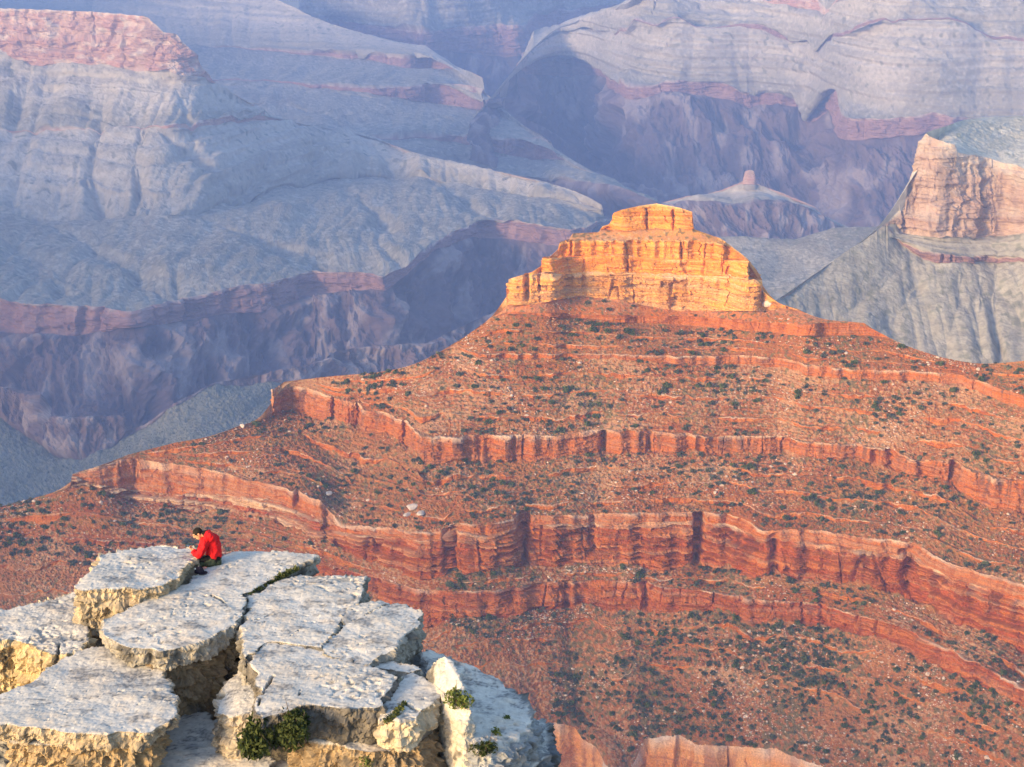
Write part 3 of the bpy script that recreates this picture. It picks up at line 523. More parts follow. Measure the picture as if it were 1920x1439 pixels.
def rock_finish(name, v, f, nn, side, stain=.5, amp=1.0, cracks=(), seed=0, top=LIME_TOP, pits=1.0, dark=0.0, ztop=None):
    x, y, z = v.T
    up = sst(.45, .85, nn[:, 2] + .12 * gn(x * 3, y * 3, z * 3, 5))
    lo = fbm(x * .9, y * .9, z * .9, 3, seed + 1)
    md = fbm(x * 3.2, y * 3.2, z * 4.5, 4, seed + 2, .6)
    hi = fbm(x * 11, y * 11, z * 11, 3, seed + 3, .65)
    bed = gn(x * .6, y * .6, z * 5.5, seed + 4) + .6 * gn(x * 1.2, y * 1.2, z * 13, seed + 5)
    pit = sst(.3, .7, gn(x * 5, y * 5, z * 5, seed + 6) * .7 + .6 * gn(x * 11, y * 11, z * 11, seed + 7) + .9 * gn(x * .7, y * .7, z * .7, seed + 17) - .2) * pits
    brk = ridge(x * 1.5, y * 1.5, z * .8, 3, seed + 12)
    chip = ridge(x * 4.5, y * 4.5, z * 3.2, 3, seed + 12) - .7; fac = np.tanh(4 * gn(x * 3.5, y * 3.5, z * 2.5, seed + 14)) + .6 * np.tanh(4 * gn(x * 8, y * 8, z * 6, seed + 15))
    d = amp * ((.05 - .01 * up) * lo + (.045 - .036 * up) * md + (.018 - .012 * up) * hi - .028 * pit * up) + (1 - up) * amp * (.035 * np.tanh(3 * bed) + .05 * chip + .016 * fac + .02 * hi - .03 * pit)
    ck = np.zeros(len(v))
    for pl, z0, wd in cracks:
        q = on_plane(pl, z0)
        for a, b in zip(q[:-1], q[1:]):
            ab = (b - a)[:2]; t = np.clip(((v[:, :2] - a[:2]) @ ab) / (ab @ ab), 0, 1)
            dd = np.hypot(*(v[:, :2] - a[:2] - t[:, None] * ab).T) + .035 * gn(x * 5, y * 5, 0, 9)
            ck = np.maximum(ck, 1 - sst(wd * .5, wd * 1.6, np.abs(dd)))
    d = d - ck * .10
    v = v + nn * d[:, None]
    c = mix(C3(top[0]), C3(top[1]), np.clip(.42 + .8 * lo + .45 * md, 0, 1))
    warm = sst(.1, .6, gn(x * 1.7, y * 1.7, z * 1.7, seed + 8) + .5 * md)
    c = mix(c, C3((.64, .55, .46)), warm * .55)
    lich = sst(.12, .7, fbm(x * 1.7, y * 2.6, z * 2.4, 5, seed + 9, .72) + dark + .25 * gn(x * .5, y * .5, 0, seed + 19))
    c = mix(c, C3(top[2]), lich * .6)
    spk = sst(.4, .65, gn(x * 17, y * 17, z * 17, seed + 10) + .6 * lich - .15)
    c = mix(c, C3((.12, .125, .135)), spk * .6)
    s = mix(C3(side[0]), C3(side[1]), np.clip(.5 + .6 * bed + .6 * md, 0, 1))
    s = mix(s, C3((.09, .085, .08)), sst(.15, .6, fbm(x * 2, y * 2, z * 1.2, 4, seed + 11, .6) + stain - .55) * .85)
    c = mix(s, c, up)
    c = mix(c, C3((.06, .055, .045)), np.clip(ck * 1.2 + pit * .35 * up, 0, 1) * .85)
    o = mesh_obj(name, v, f, mt_lime, c, smooth=False)
    return o

def slab(name, pl, z0, h, prof, side, label, tx=0, ty=0, vox=.028, ax=None, ay=None, cat='rock', amp=1.0, edge=.05, **k):
    a = np.array(pl, float); ax = a[:, 0].mean() if ax is None else ax; ay = a[:, 1].mean() if ay is None else ay
    p = outline(on_plane(pl, z0, tx, ty, ax, ay), seed=k.get('seed', 0), amp=edge); n = len(p); c = p.mean(0)
    V, Fs = [], []
    for dz, sc in prof:
        q = c + (p - c) * np.array([sc, sc, 1]); q[:, 2] -= dz * h; V.append(q)
    m = len(prof)
    Fs.append(list(range(n))); Fs.append(list(range((m - 1) * n, m * n))[::-1])
    for r in range(m - 1):
        for i in range(n):
            j = (i + 1) % n; Fs.append([r * n + i, (r + 1) * n + i, (r + 1) * n + j, r * n + j])
    v, f, nn = voxel(name, np.concatenate(V), Fs, vox)
    o = rock_finish(name, v, f, nn, side, amp=amp, **k)
    return tag(o, label, cat)

SLABP = ((0, .993), (.06, 1.0), (.4, 1.0), (.45, .985), (.75, .985), (1, .95))
BLOCK = ((0, .985), (.04, 1.0), (.25, 1.0), (.28, .97), (.5, .96), (.55, .99), (.72, 1.0), (1, 1.03))
UNDER = ((0, .985), (.06, 1.0), (.22, 1.0), (.5, .97), (.75, .93), (1, .88))
YEL = [(.42, .35, .26), (.29, .24, .175)]
TAN = [(.34, .26, .17), (.22, .165, .11)]
GRY = [(.38, .35, .31), (.24, .225, .20)]

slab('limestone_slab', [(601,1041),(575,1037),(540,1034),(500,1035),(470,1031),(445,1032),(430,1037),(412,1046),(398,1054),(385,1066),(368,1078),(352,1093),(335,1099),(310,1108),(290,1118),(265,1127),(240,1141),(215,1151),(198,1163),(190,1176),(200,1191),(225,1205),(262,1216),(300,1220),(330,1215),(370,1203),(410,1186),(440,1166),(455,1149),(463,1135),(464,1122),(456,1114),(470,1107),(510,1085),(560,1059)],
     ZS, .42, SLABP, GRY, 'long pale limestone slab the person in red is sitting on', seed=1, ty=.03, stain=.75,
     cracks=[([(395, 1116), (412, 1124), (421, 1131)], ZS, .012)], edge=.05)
slab('limestone_block', [(131,1098),(150,1085),(185,1058),(190,1041),(225,1031),(265,1028),(300,1020),(330,1021),(362,1024),(372,1036),(350,1056),(338,1074),(330,1084),(305,1094),(275,1100),(262,1104),(240,1101),(200,1104),(165,1106),(140,1104)],
     -14.75, 1.55, BLOCK, YEL, 'thick limestone block with yellow front face left of the seated person', seed=2, ty=-.02, pits=1.6, stain=.3, amp=1.3)
slab('limestone_block', [(205,1195),(240,1180),(330,1160),(420,1130),(462,1128),(466,1145),(462,1165),(440,1186),(400,1206),(350,1226),(305,1232),(262,1226),(225,1212)],
     -15.33, 2.1, ((0, .93), (.1, .97), (.35, 1.0), (.6, .93), (.8, .86), (1, .8)), TAN, 'rounded brown underside block carrying the long slab', seed=3, stain=.55, amp=1.6, vox=.03)
slab('limestone_slab', [(467,1119),(519,1091),(563,1076),(610,1078),(660,1080),(686,1081),(685,1098),(675,1128),(655,1141),(639,1172),(602,1214),(562,1208),(500,1204),(482,1217),(455,1236),(450,1180),(466,1140)],
     -15.08, 1.4, SLABP, GRY, 'broad square pale slab beyond the mossy crevice', seed=4, ty=.02, stain=.6, edge=.05,
     cracks=[([(545, 1190), (560, 1180)], -15.08, .012), ([(480, 1160), (510, 1150)], -15.08, .008)])
slab('limestone_slab', [(677,1131),(730,1130),(760,1131),(795,1141),(799,1150),(790,1158),(797,1169),(770,1191),(735,1216),(715,1229),(690,1244),(664,1247),(601,1215),(639,1173),(655,1142)],
     -15.12, .75, SLABP, GRY, 'flat pale slab with ragged tip jutting furthest right over the slope', seed=5, ty=.02, stain=.65, edge=.055,
     cracks=[([(642, 1172), (690, 1153), (720, 1138), (740, 1130)], -15.12, .010)])
slab('limestone_slab', [(470,1226),(500,1203),(560,1207),(602,1214),(664,1246),(690,1246),(738,1262),(750,1271),(743,1286),(724,1306),(718,1322),(700,1327),(640,1328),(600,1323),(570,1326),(540,1332),(506,1340),(490,1348),(478,1330),(486,1300),(478,1260)],
     -15.2, .72, UNDER, [(.19, .175, .16), (.12, .11, .10)], 'large front slab with dark face above the juniper bush', seed=6, tx=0, ty=.03, stain=.8, dark=.06,  # side faces coloured much darker than the top
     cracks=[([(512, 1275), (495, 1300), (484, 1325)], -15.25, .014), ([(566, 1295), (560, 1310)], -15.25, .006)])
slab('limestone_slab', [(754,1269),(775,1262),(800,1276),(820,1283),(826,1300),(817,1320),(800,1331),(780,1344),(750,1354),(705,1348),(716,1327),(724,1308),(746,1287)],
     -15.35, .55, SLABP, [(.5, .43, .33), (.42, .36, .27)], 'small split pale slab with two dark pits left of the upright boulder', seed=7, ty=.03, stain=.4,
     cracks=[([(757, 1318), (770, 1325), (790, 1330)], -15.35, .012)])
slab('limestone_slab', [(690,1247),(716,1231),(750,1237),(790,1253),(772,1263),(742,1260)], -15.3, .4, SLABP, GRY, 'thin wedge of pale rock lodged between two slabs under the ragged tip', seed=8, vox=.022)
slab('limestone_block', [(560,1335),(640,1330),(720,1330),(770,1345),(800,1338),(826,1345),(830,1370),(800,1400),(700,1410),(600,1400),(540,1372)], -15.95, 2.2, ((0, .9), (.1, .96), (.4, 1.0), (.7, 1.02), (1, 1.05)), TAN, 'buff lower ledge recessed under the front slab', seed=9, stain=.35, amp=1.5, vox=.03)
hull_pts = [np.array(on_plane([(a, b)], z)[0]) for a, b, z in ((799,1266,-15.35),(810,1243,-15.05),(832,1229,-14.85),(849,1238,-14.9),(868,1285,-15.1),(885,1338,-15.4),(870,1366,-15.62),(846,1332,-15.4),(828,1302,-15.3),(800,1290,-15.5))]
hull_pts += [p + np.array([0.06, .05, -1.3]) for p in hull_pts]
bm = bmesh.new()
for p in hull_pts: bm.verts.new(p)
bmesh.ops.convex_hull(bm, input=bm.verts[:]); bm.verts.index_update(); hb = [v for v in bm.verts if v.link_faces]; hi_ = {v: k for k, v in enumerate(hb)}
hv_, hf_, hn_ = voxel('boulder', [v.co[:] for v in hb], [[hi_[v] for v in fc.verts] for fc in bm.faces], .022); bm.free()
tag(rock_finish('boulder', hv_, hf_, hn_, [(.55, .5, .44), (.40, .37, .33)], stain=.3, amp=.55, seed=10), 'upright tent shaped pale boulder leaning against the split slab', 'rock')
slab('boulder', [(772,1217),(790,1201),(820,1211),(850,1225),(900,1239),(930,1256),(960,1276),(985,1301),(1003,1322),(1012,1346),(1005,1372),(985,1396),(955,1410),(925,1424),(895,1418),(878,1396),(872,1360),(850,1330),(820,1290)],
     -15.9, 2.6, ((0, .84), (.05, .91), (.15, .97), (.35, 1.0), (1, .96)), [(.33, .34, .35), (.22, .23, .25)], 'huge rounded blue grey rock at the right end of the ledge', seed=11, tx=-.16, ty=.02, dark=.2, stain=.5, amp=1.5, vox=.032)
slab('boulder', [(985,1340),(1015,1335),(1030,1350),(1036,1375),(1034,1400),(1020,1430),(1000,1455),(960,1470),(930,1450),(940,1425),(975,1405),(1000,1375)],
     -16.6, 1.8, ((0, .8), (.1, .92), (.3, 1.0), (1, .9)), [(.2, .21, .23), (.13, .14, .16)], 'dark weathered boulder lowest on the right edge of the ledge', seed=12, tx=-.12, dark=.25, stain=.7, amp=1.7)
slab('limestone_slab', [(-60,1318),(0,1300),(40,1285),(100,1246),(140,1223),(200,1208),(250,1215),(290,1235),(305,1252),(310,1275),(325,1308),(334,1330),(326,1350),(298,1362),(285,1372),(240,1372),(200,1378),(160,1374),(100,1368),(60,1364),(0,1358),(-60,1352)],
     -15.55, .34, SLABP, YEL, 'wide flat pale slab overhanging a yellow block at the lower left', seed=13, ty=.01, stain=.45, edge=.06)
slab('limestone_block', [(20,1390),(60,1330),(150,1300),(270,1310),(295,1350),(292,1385),(240,1400),(180,1408),(110,1400),(60,1398)], -15.92, 1.8, BLOCK, [(.41, .31, .19), (.29, .22, .14)], 'yellow undercut block beneath the lower left slab', seed=14, stain=.25, amp=1.6, vox=.03)
slab('limestone_block', [(-80,1170),(0,1143),(60,1129),(110,1119),(150,1108),(160,1150),(165,1200),(140,1222),(100,1228),(60,1208),(20,1198),(-80,1215)], -15.5, 1.9, BLOCK, [(.52, .42, .26), (.44, .35, .22)], 'weathered block with cracked tan face at the far left of the ledge', seed=15, stain=.45, amp=1.4, ty=.05,
     cracks=[([(110, 1200), (108, 1222)], -15.5, .02)])
slab('limestone_slab', [(300,1355),(345,1330),(400,1350),(440,1345),(480,1375),(478,1400),(500,1425),(520,1470),(380,1480),(290,1470),(292,1400)], -16.6, .8, SLABP, GRY, 'low grey slab between the yellow block and the juniper bush', seed=16, tx=.05, dark=.12, ty=.06)
slab('boulder', [(505,1425),(525,1412),(548,1420),(560,1440),(545,1460),(515,1462)], -16.7, .5, ((0, .6), (.2, .85), (.5, 1), (1, .8)), GRY, 'small rounded grey boulder at the foot of the juniper bush', seed=17, vox=.022)
slab('limestone_slab', [(640,1425),(700,1400),(800,1385),(850,1362),(880,1395),(920,1435),(900,1480),(640,1490)], -16.75, 1.0, SLABP, GRY, 'rough grey ledge in front of the buff recess', seed=18, tx=-.05, dark=.12, amp=1.6)
slab('limestone_slab', [(440,1264),(462,1238),(482,1232),(486,1300),(478,1338),(440,1346),(405,1332),(415,1296)], -15.75, 1.2, SLABP, [(.45, .40, .33), (.36, .31, .25)], 'pale sloping ledge in the hollow under the long slab', seed=19, tx=.22, ty=.05, amp=1.5)

# the bedrock under the slabs
bed_curves = [(P("-150,1235,-17.2 130,1200,-17.2 300,1175,-17.2 460,1150,-17 640,1190,-17 760,1225,-17.2 860,1300,-18 930,1380,-18.4 1000,1440,-19 1050,1520,-20"), 'pz', 0, (3, 40, 41), seg('talus', [(.46, .44, .41), (.36, .33, .29), (.55, .52, .48), (.25, .25, .24)], amp=.12, f=.5, gs=.12, rough=.5)),
              (P("-150,1620 1050,1620"), 's', 14, None, None)]
bo, _, _ = sheet('rock_outcrop', bed_curves, -140, 1040, 2.5, 2.5, mt_lime, back=((.3, 1.5), (1, 8), (4, 60)), big=.05, seed=60, back_col=(.4, .36, .3), smooth=(3, 0, 50, 5))
tag(bo, 'limestone bedrock under the overlook slabs', 'bedrock', kind='structure')

# ------------------------------------------------------------------ plants, boulders, the person
def mat_plain(name, col, rough=.9, var=.2, scale=20):
    m = bpy.data.materials.new(name); m.use_nodes = True
    N, L = m.node_tree.nodes, m.node_tree.links; b = N['Principled BSDF']; b.inputs['Roughness'].default_value = rough
    b.inputs['Specular IOR Level'].default_value = .2
    ns = N.new('ShaderNodeTexNoise'); ns.inputs['Scale'].default_value = scale; tc = N.new('ShaderNodeTexCoord')
    L.new(tc.outputs['Object'], ns.inputs['Vector'])
    mr = N.new('ShaderNodeMapRange'); mr.inputs['To Min'].default_value = 1 - var; mr.inputs['To Max'].default_value = 1 + var
    L.new(ns.outputs['Fac'], mr.inputs['Value'])
    mx = N.new('ShaderNodeVectorMath'); mx.operation = 'SCALE'; mx.inputs[0].default_value = col[:3]
    L.new(mr.outputs['Result'], mx.inputs['Scale']); L.new(mx.outputs['Vector'], b.inputs['Base Color'])
    return m
mt_leaf = mat_vcol('juniper_leaf', rough=.8, var=.15, scale=2)
mt_pale = mat_vcol('boulder_stone', rough=.95, var=.25, scale=1.5)
mt_bark = mat_plain('grey_bark', (.12, .09, .07))

def leaf_cloud(n, nb, seed, size, cols, flat=.75, long=1.6):
    r = np.random.default_rng(seed)
    cb = r.normal(size=(nb, 3)); cb /= np.linalg.norm(cb, axis=1)[:, None]; cb *= r.uniform(.25, .62, (nb, 1)); cb[:, 2] = np.abs(cb[:, 2]) * flat + .25
    rb = r.uniform(.25, .5, nb)
    w = r.integers(0, nb, n); d = r.normal(size=(n, 3)); d /= np.linalg.norm(d, axis=1)[:, None]
    c = cb[w] + d * (rb[w] * r.uniform(.55, 1.05, n))[:, None]
    c[:, 2] = np.maximum(c[:, 2], .03)
    a = r.normal(size=(n, 3)); a[:, 2] += .5; a /= np.linalg.norm(a, axis=1)[:, None]
    b = np.cross(a, r.normal(size=(n, 3))); b /= np.linalg.norm(b, axis=1)[:, None]
    s = (size * r.uniform(.6, 1.3, n))[:, None]
    V = np.stack([c - a * s * long - b * s * .3, c - b * s * -.8, c + a * s * long, c + b * s * -.8], 1).reshape(-1, 3)
    col = mix(C3(cols[0]), C3(cols[1]), np.clip(r.uniform(0, 1, nb)[w] * .7 + r.uniform(0, .4, n), 0, 1))
    return V, np.arange(n * 4).reshape(-1, 4), np.repeat(col, 4, 0)

def ico(sub=2):
    bm = bmesh.new(); bmesh.ops.create_icosphere(bm, subdivisions=sub, radius=1)
    v = np.array([x.co[:] for x in bm.verts], np.float32); f = np.array([[x.index for x in p.verts] for p in bm.faces], np.int32); bm.free()
    return v, f
ICV, ICF = ico(2); IC1, IF1 = ico(1)

def stone(seed, v0, cols):
    r = np.random.default_rng(seed); v = v0.copy()
    for _ in range(7):                                            # planed-off faces of a broken block
        d = r.normal(size=3); d /= np.linalg.norm(d); h = r.uniform(.5, .85); k = v @ d; v = v - np.outer(np.maximum(k - h, 0), d)
    v *= r.uniform([.8, .65, .5], [1.2, 1.0, .8])
    v += .06 * np.stack([gn(v[:, 0] * 2 + q * 9, v[:, 1] * 2, v[:, 2] * 2, seed) for q in range(3)], 1)
    col = mix(C3(cols[0]), C3(cols[1]), np.clip(.5 + gn(v[:, 0] * 2.5, v[:, 1] * 2.5, v[:, 2] * 2.5, seed + 1), 0, 1))
    return v, col

JUN = [(.045, .07, .018), (.13, .15, .045)]
bush_mesh = []
for i in range(6):
    V, Fq, c = leaf_cloud(260, 6, 100 + i, .13, JUN); o = mesh_obj('juniper_bush', V, Fq, mt_leaf, c); bush_mesh.append(o.data); bpy.data.objects.remove(o)
stone_mesh = []
for i in range(6):
    v, c = stone(300 + i, ICV, [(.66, .53, .43), (.52, .37, .28)] if i < 4 else [(.45, .22, .13), (.36, .15, .08)])
    o = mesh_obj('boulder', v, ICF, mt_pale, c); stone_mesh.append(o.data); bpy.data.objects.remove(o)

# where things may stand on the butte: slope cells of the terrain sheet
nC = BV.shape[1]; pool = []
for s0, m, wt, Lq, zi in SCAT:
    g = np.stack(np.meshgrid(np.arange(s0, s0 + m - 1), np.arange(0, nC - 1), indexing='ij'), -1).reshape(-1, 2)
    v = BV[g[:, 0], g[:, 1]]; ok = Lq[g[:, 1]] > 6
    yc = v[:, 1] * CP - v[:, 2] * SP; zc = v[:, 1] * SP + v[:, 2] * CP; px = 960 + F * v[:, 0] / yc; py = 719.5 - F * zc / yc
    hit = (px > -5) & (px < 1925) & (py < 1445) & ~((px < 1030) & (py > 1060 + np.clip(px - 600, 0, None) * .45)) & ok
    pool.append((g[hit], np.full(hit.sum(), wt), px[hit], py[hit], np.full(hit.sum(), zi)))
pg = np.concatenate([p[0] for p in pool]); pw = np.concatenate([p[1] for p in pool]); ppx = np.concatenate([p[2] for p in pool]); ppy = np.concatenate([p[3] for p in pool]); pz = np.concatenate([p[4] for p in pool])
pos = BV[pg[:, 0], pg[:, 1]]
def pick(n, wts):
    p = wts / wts.sum(); return rng.choice(len(p), n, replace=False, p=p)
clump = np.clip(.55 + 1.1 * gn(pos[:, 0] * .02, pos[:, 1] * .02, pos[:, 2] * .02, 77), .03, None) * np.clip(.8 + .8 * gn(pos[:, 0] * .006, pos[:, 1] * .006, 0, 78), .3, 2)
rubc = np.clip(.1 + 1.8 * gn(pos[:, 0] * .018, pos[:, 1] * .018, pos[:, 2] * .03, 91), .02, None)
rubc = rubc * (1 + 4 * ((ppx > 820) & (ppx < 1120) & (ppy > 672) & (ppy < 765)))
ZL = ['under the orange cap', 'on the red apron below the cap', 'between the thin pale ledge and the main cliff band', 'below the main cliff band', 'between the two lower red cliffs', 'on the broad lower slope above the tan rim']
def zone(s): return ZL[int(s)]

def scatter(k, meshes, name, label, cat, group, size, sink, n_sing):
    for q, i in enumerate(k[:n_sing]):
        o = bpy.data.objects.new(name, meshes[rng.integers(len(meshes))]); COL.objects.link(o)
        s = size[q]; o.location = pos[i] - np.array([0, 0, s * sink]); o.rotation_euler = (rng.normal() * .08, rng.normal() * .08, rng.uniform(0, 6.3))
        o.scale = (s * rng.uniform(.85, 1.2), s, s * rng.uniform(.75, 1.1))
        tag(o, label.format(zone(pz[i])), cat, group.format(zone(pz[i])))

kb = pick(2900, pw * clump); sb = np.sort(1.5 + 4.4 * rng.beta(1.15, 4.6, len(kb)))[::-1]
scatter(kb, bush_mesh, 'juniper_bush', 'dark green juniper bush {}', 'bush', 'juniper bushes {}', sb, .12, 290)
def merged(k, size, protos, name, mat, sink):
    Vs, Fs, Cs, off = [], [], [], 0
    for q, i in enumerate(k):
        v, f, c = protos[q % len(protos)]; a = rng.uniform(0, 6.3); ca, sa = math.cos(a), math.sin(a); s = size[q]
        w = np.stack([(v[:, 0] * ca - v[:, 1] * sa) * s, (v[:, 0] * sa + v[:, 1] * ca) * s, v[:, 2] * s * rng.uniform(.7, 1.1) - s * sink], 1) + pos[i]
        Vs.append(w); Fs.append(f + off); off += len(v); Cs.append(c * rng.uniform(.75, 1.25))
    return mesh_obj(name, np.concatenate(Vs), np.concatenate(Fs), mat, np.concatenate(Cs))
pro = [leaf_cloud(70, 4, 150 + i, .24, [(.045, .06, .028), (.13, .13, .075)]) for i in range(5)]
tag(merged(kb[290:], sb[290:], pro, 'desert_scrub', mt_leaf, .1), 'small grey green desert scrub scattered over the red slopes', 'scrub', kind='stuff')
kg = pick(3800, pw * (.4 + clump)); 
pro = [leaf_cloud(26, 3, 170 + i, .36, [(.10, .10, .055), (.2, .18, .11)]) for i in range(5)]
tag(merged(kg, .5 + .6 * rng.random(len(kg)), pro, 'dry_grass', mt_leaf, .1), 'dry grass and low brush speckling the red slopes', 'grass', kind='stuff')
kr = pick(10000, (pw > 0) * rubc); sr = np.sort(.5 + 2.2 * rng.beta(1, 6, len(kr)))[::-1]
scatter(kr, stone_mesh, 'boulder', 'angular fallen boulder {}', 'boulder', 'fallen boulders {}', sr, .25, 280)
pro = []
for i in range(8):
    v, c = stone(340 + i, IC1, [(.72, .58, .47), (.5, .34, .25)] if i % 3 else [(.42, .2, .12), (.36, .15, .09)]); pro.append((v, IF1, c))
tag(merged(kr[280:], sr[280:], pro, 'rock_rubble', mt_pale, .25), 'pale and red rubble littering the talus slopes', 'rubble', kind='stuff')

DG = bpy.context.evaluated_depsgraph_get(); DG.update()
def hit(px, py):
    d = Vector(ray(px, py)); ok, p, n, i, o, m = SC.ray_cast(bpy.context.evaluated_depsgraph_get(), Vector((0, 0, 0)), d.normalized()); return p
def single_stone(px, py, r, seed, label, sc=(1.3, .9, .6)):
    v, c = stone(seed, ICV, [(.72, .6, .5), (.58, .45, .36)]); p = hit(px, py)
    o = mesh_obj('boulder', v * np.array(sc), ICF, mt_pale, c); o.location = p + Vector((0, 0, r * .15)); o.scale = (r,) * 3; o.rotation_euler = (0, 0, .3 * seed)
    tag(o, label, 'boulder')
single_stone(774, 953, 5.6, 400, 'largest pale boulder lying alone on the slope above the deep red cliff', (1.25, .9, .55))
single_stone(765, 966, 3.6, 401, 'pale boulder propped under the largest boulder on its uphill left')
single_stone(790, 964, 3.8, 402, 'pale rounded boulder tucked against the right of the largest boulder')
single_stone(617, 926, 3.4, 403, 'pale boulder beside a bush above the end of the whitish cliff')
single_stone(455, 800, 3.2, 404, 'pale boulder on the ridge crest left of the main cliff tip', (1, .8, .8))
single_stone(1128, 425, 4.2, 405, 'orange boulder perched beside the top block of the cap', (1.1, .8, .8))
single_stone(1033, 479, 3.4, 406, 'knob of rock perched on the left step of the orange cap', (1, .8, .7))
single_stone(1440, 572, 6.0, 407, 'tan block standing at the right foot of the orange cap', (1, .8, .9))

# ---- plants among the slabs
def plant(name, px, py, r, n, seed, label, cols, stem=True, cat='plant', size=.06, sq=1.0):
    p = hit(px, py); V, Fq, c = leaf_cloud(n, 9, seed, size, cols, flat=.9, long=1.9)
    root = bpy.data.objects.new(name, None); COL.objects.link(root); root.location = p - Vector((0, 0, .03)); tag(root, label, cat)
    root.empty_display_size = .1
    mesh_obj('foliage', V * r * np.array([1, 1, sq]), Fq, mt_leaf, c, parent=root)
    if stem:
        Vs, Fs = [], []
        q = np.random.default_rng(seed)
        for i in range(7):
            e = q.normal(size=3) * .4; e[2] = abs(e[2]) + .6; e *= r * sq; a = np.zeros(3) + q.normal(size=3) * .03 * r; w = .03 * r
            k = len(Vs); 
            for t, ww in ((a, w), (e, w * .3)):
                for u in range(4): Vs.append(t + ww * np.array([math.cos(u * 1.571), math.sin(u * 1.571), 0]))
            for u in range(4): Fs.append([k + u, k + (u + 1) % 4, k + 4 + (u + 1) % 4, k + 4 + u])
        mesh_obj('stem', Vs, Fs, mt_bark, parent=root)
GRN = [(.022, .036, .011), (.055, .07, .022)]; LGR = [(.06, .09, .022), (.14, .175, .045)]; MOS = [(.05, .065, .02), (.12, .13, .045)]
plant('juniper_bush', 516, 1402, .66, 3200, 1, 'dark green juniper bush growing under the dark front slab', GRN, size=.05, cat='bush', sq=1.25)
plant('juniper_bush', 556, 1380, .42, 1600, 2, 'lower dark green juniper sprig leaning right against the dark slab face', GRN, size=.055, cat='bush', sq=1.1)
plant('small_plant', 858, 1322, .30, 420, 3, 'bright green leafy plant beside the upright pointed boulder', LGR, size=.075, sq=1.2)
plant('small_plant', 930, 1376, .14, 160, 4, 'small green tuft on the rounded rock near its lower front', LGR, size=.1, stem=False)
plant('small_plant', 950, 1347, .10, 120, 5, 'tiny green tuft higher on the rounded rock', LGR, size=.12, stem=False)
plant('small_plant', 913, 1412, .30, 500, 6, 'dark green spreading plant at the foot of the rounded rock', GRN, size=.07, sq=.7)
plant('small_plant', 755, 1272, .09, 90, 7, 'bright green sprig in the crack of the small split slab', LGR, size=.14, stem=False, sq=.5)
plant('small_plant', 690, 1432, .22, 180, 8, 'straggly yellow green plant on the grey ledge at the bottom', LGR, size=.07)
plant('small_plant', 1016, 1326, .12, 140, 9, 'green tuft on the far right rim of the rounded rock', GRN, size=.12, stem=False)
plant('small_plant', 828, 1216, .10, 80, 10, 'flat green sprig behind the ragged slab tip', LGR, size=.12, stem=False, sq=.5)
def moss(pl, label, wd, n, seed):
    q = np.random.default_rng(seed); Vs = []
    pts = [np.array(hit(*p)) for p in pl]
    for i in range(n):
        k = q.integers(len(pts) - 1); t = q.random(); p = pts[k] + (pts[k + 1] - pts[k]) * t + q.normal(size=3) * np.array([wd, wd, .012]); p[2] -= .015
        a = q.normal(size=3) * .026; b = q.normal(size=3) * .02; a[2] = abs(a[2]); Vs += [p - b, p - a * .2 + b, p + a + b * .3, p + a - b * .3]
    c = mix(C3(MOS[0]), C3(MOS[1]), q.random(n))
    tag(mesh_obj('moss', np.array(Vs), np.arange(n * 4).reshape(-1, 4), mt_leaf, np.repeat(c, 4, 0)), label, 'moss', kind='stuff')
moss([(468, 1113), (500, 1094), (530, 1079), (556, 1066)], 'green moss filling the crevice behind the long slab', .03, 1400, 1)
moss([(757, 1318), (748, 1332), (735, 1345), (722, 1352)], 'green moss in the crack below the small split slab', .03, 500, 2)

# ---- the person
Y0 = float(hit(402, 1058).y); SEAT = hit(402, 1058)
def W(px, py, dy=0.0):
    d = ray(px, py); return d * ((Y0 + dy) / d[1])
def tube(pts, n=14):
    """closed tapered tube with round ends through (point, radius)"""
    V, Fs = [], []; P_ = [np.array(p) for p, r in pts]; rr = [r for p, r in pts]; rings = []
    for i in range(len(P_)):
        t = P_[min(i + 1, len(P_) - 1)] - P_[max(i - 1, 0)]; t /= np.linalg.norm(t); rings.append((P_[i], t, rr[i]))
    full = []
    p, t, r = rings[0]; full += [(p - t * r * .95, t, r * .3), (p - t * r * .7, t, r * .72)]
    full += rings
    p, t, r = rings[-1]; full += [(p + t * r * .7, t, r * .72), (p + t * r * .95, t, r * .3)]
    for p, t, r in full:
        u = np.cross(t, [.3, 1, .2]); u /= np.linalg.norm(u); w = np.cross(t, u)
        for k in range(n): V.append(p + r * (math.cos(6.2832 * k / n) * u + math.sin(6.2832 * k / n) * w))
    m = len(full)
    for i in range(m - 1):
        for k in range(n): Fs.append([i * n + k, i * n + (k + 1) % n, (i + 1) * n + (k + 1) % n, (i + 1) * n + k])
    Fs.append(list(range(n))[::-1]); Fs.append(list(range((m - 1) * n, m * n)))
    return V, Fs
def ball(c, r, rot=None):
    v = ICV * np.array(r); v = v @ np.array(rot).T if rot is not None else v
    return [np.array(c) + x for x in v], [list(f) for f in ICF]
def union(name, parts, vox, mat, parent, smooth=2, wr=0):
    V, Fs = [], []
    for v, f in parts:
        k = len(V); V += list(v); Fs += [[i + k for i in q] for q in f]
    v, f, nn = voxel(name, V, Fs, vox)
    if wr: v = v + nn * (wr * (ridge(v[:, 0] * 7, v[:, 1] * 7, v[:, 2] * 5, 3, 4) - .7))[:, None]
    for _ in range(smooth):
        acc = np.zeros_like(v); cnt = np.zeros(len(v))
        for a, b in ((0, 1), (1, 2), (2, 3), (3, 0)):
            np.add.at(acc, f[:, a], v[f[:, b]]); np.add.at(acc, f[:, b], v[f[:, a]]); np.add.at(cnt, f[:, a], 1); np.add.at(cnt, f[:, b], 1)
        v = .5 * v + .5 * acc / cnt[:, None]
    return mesh_obj(name, v, f, mat, smooth=True, parent=parent)
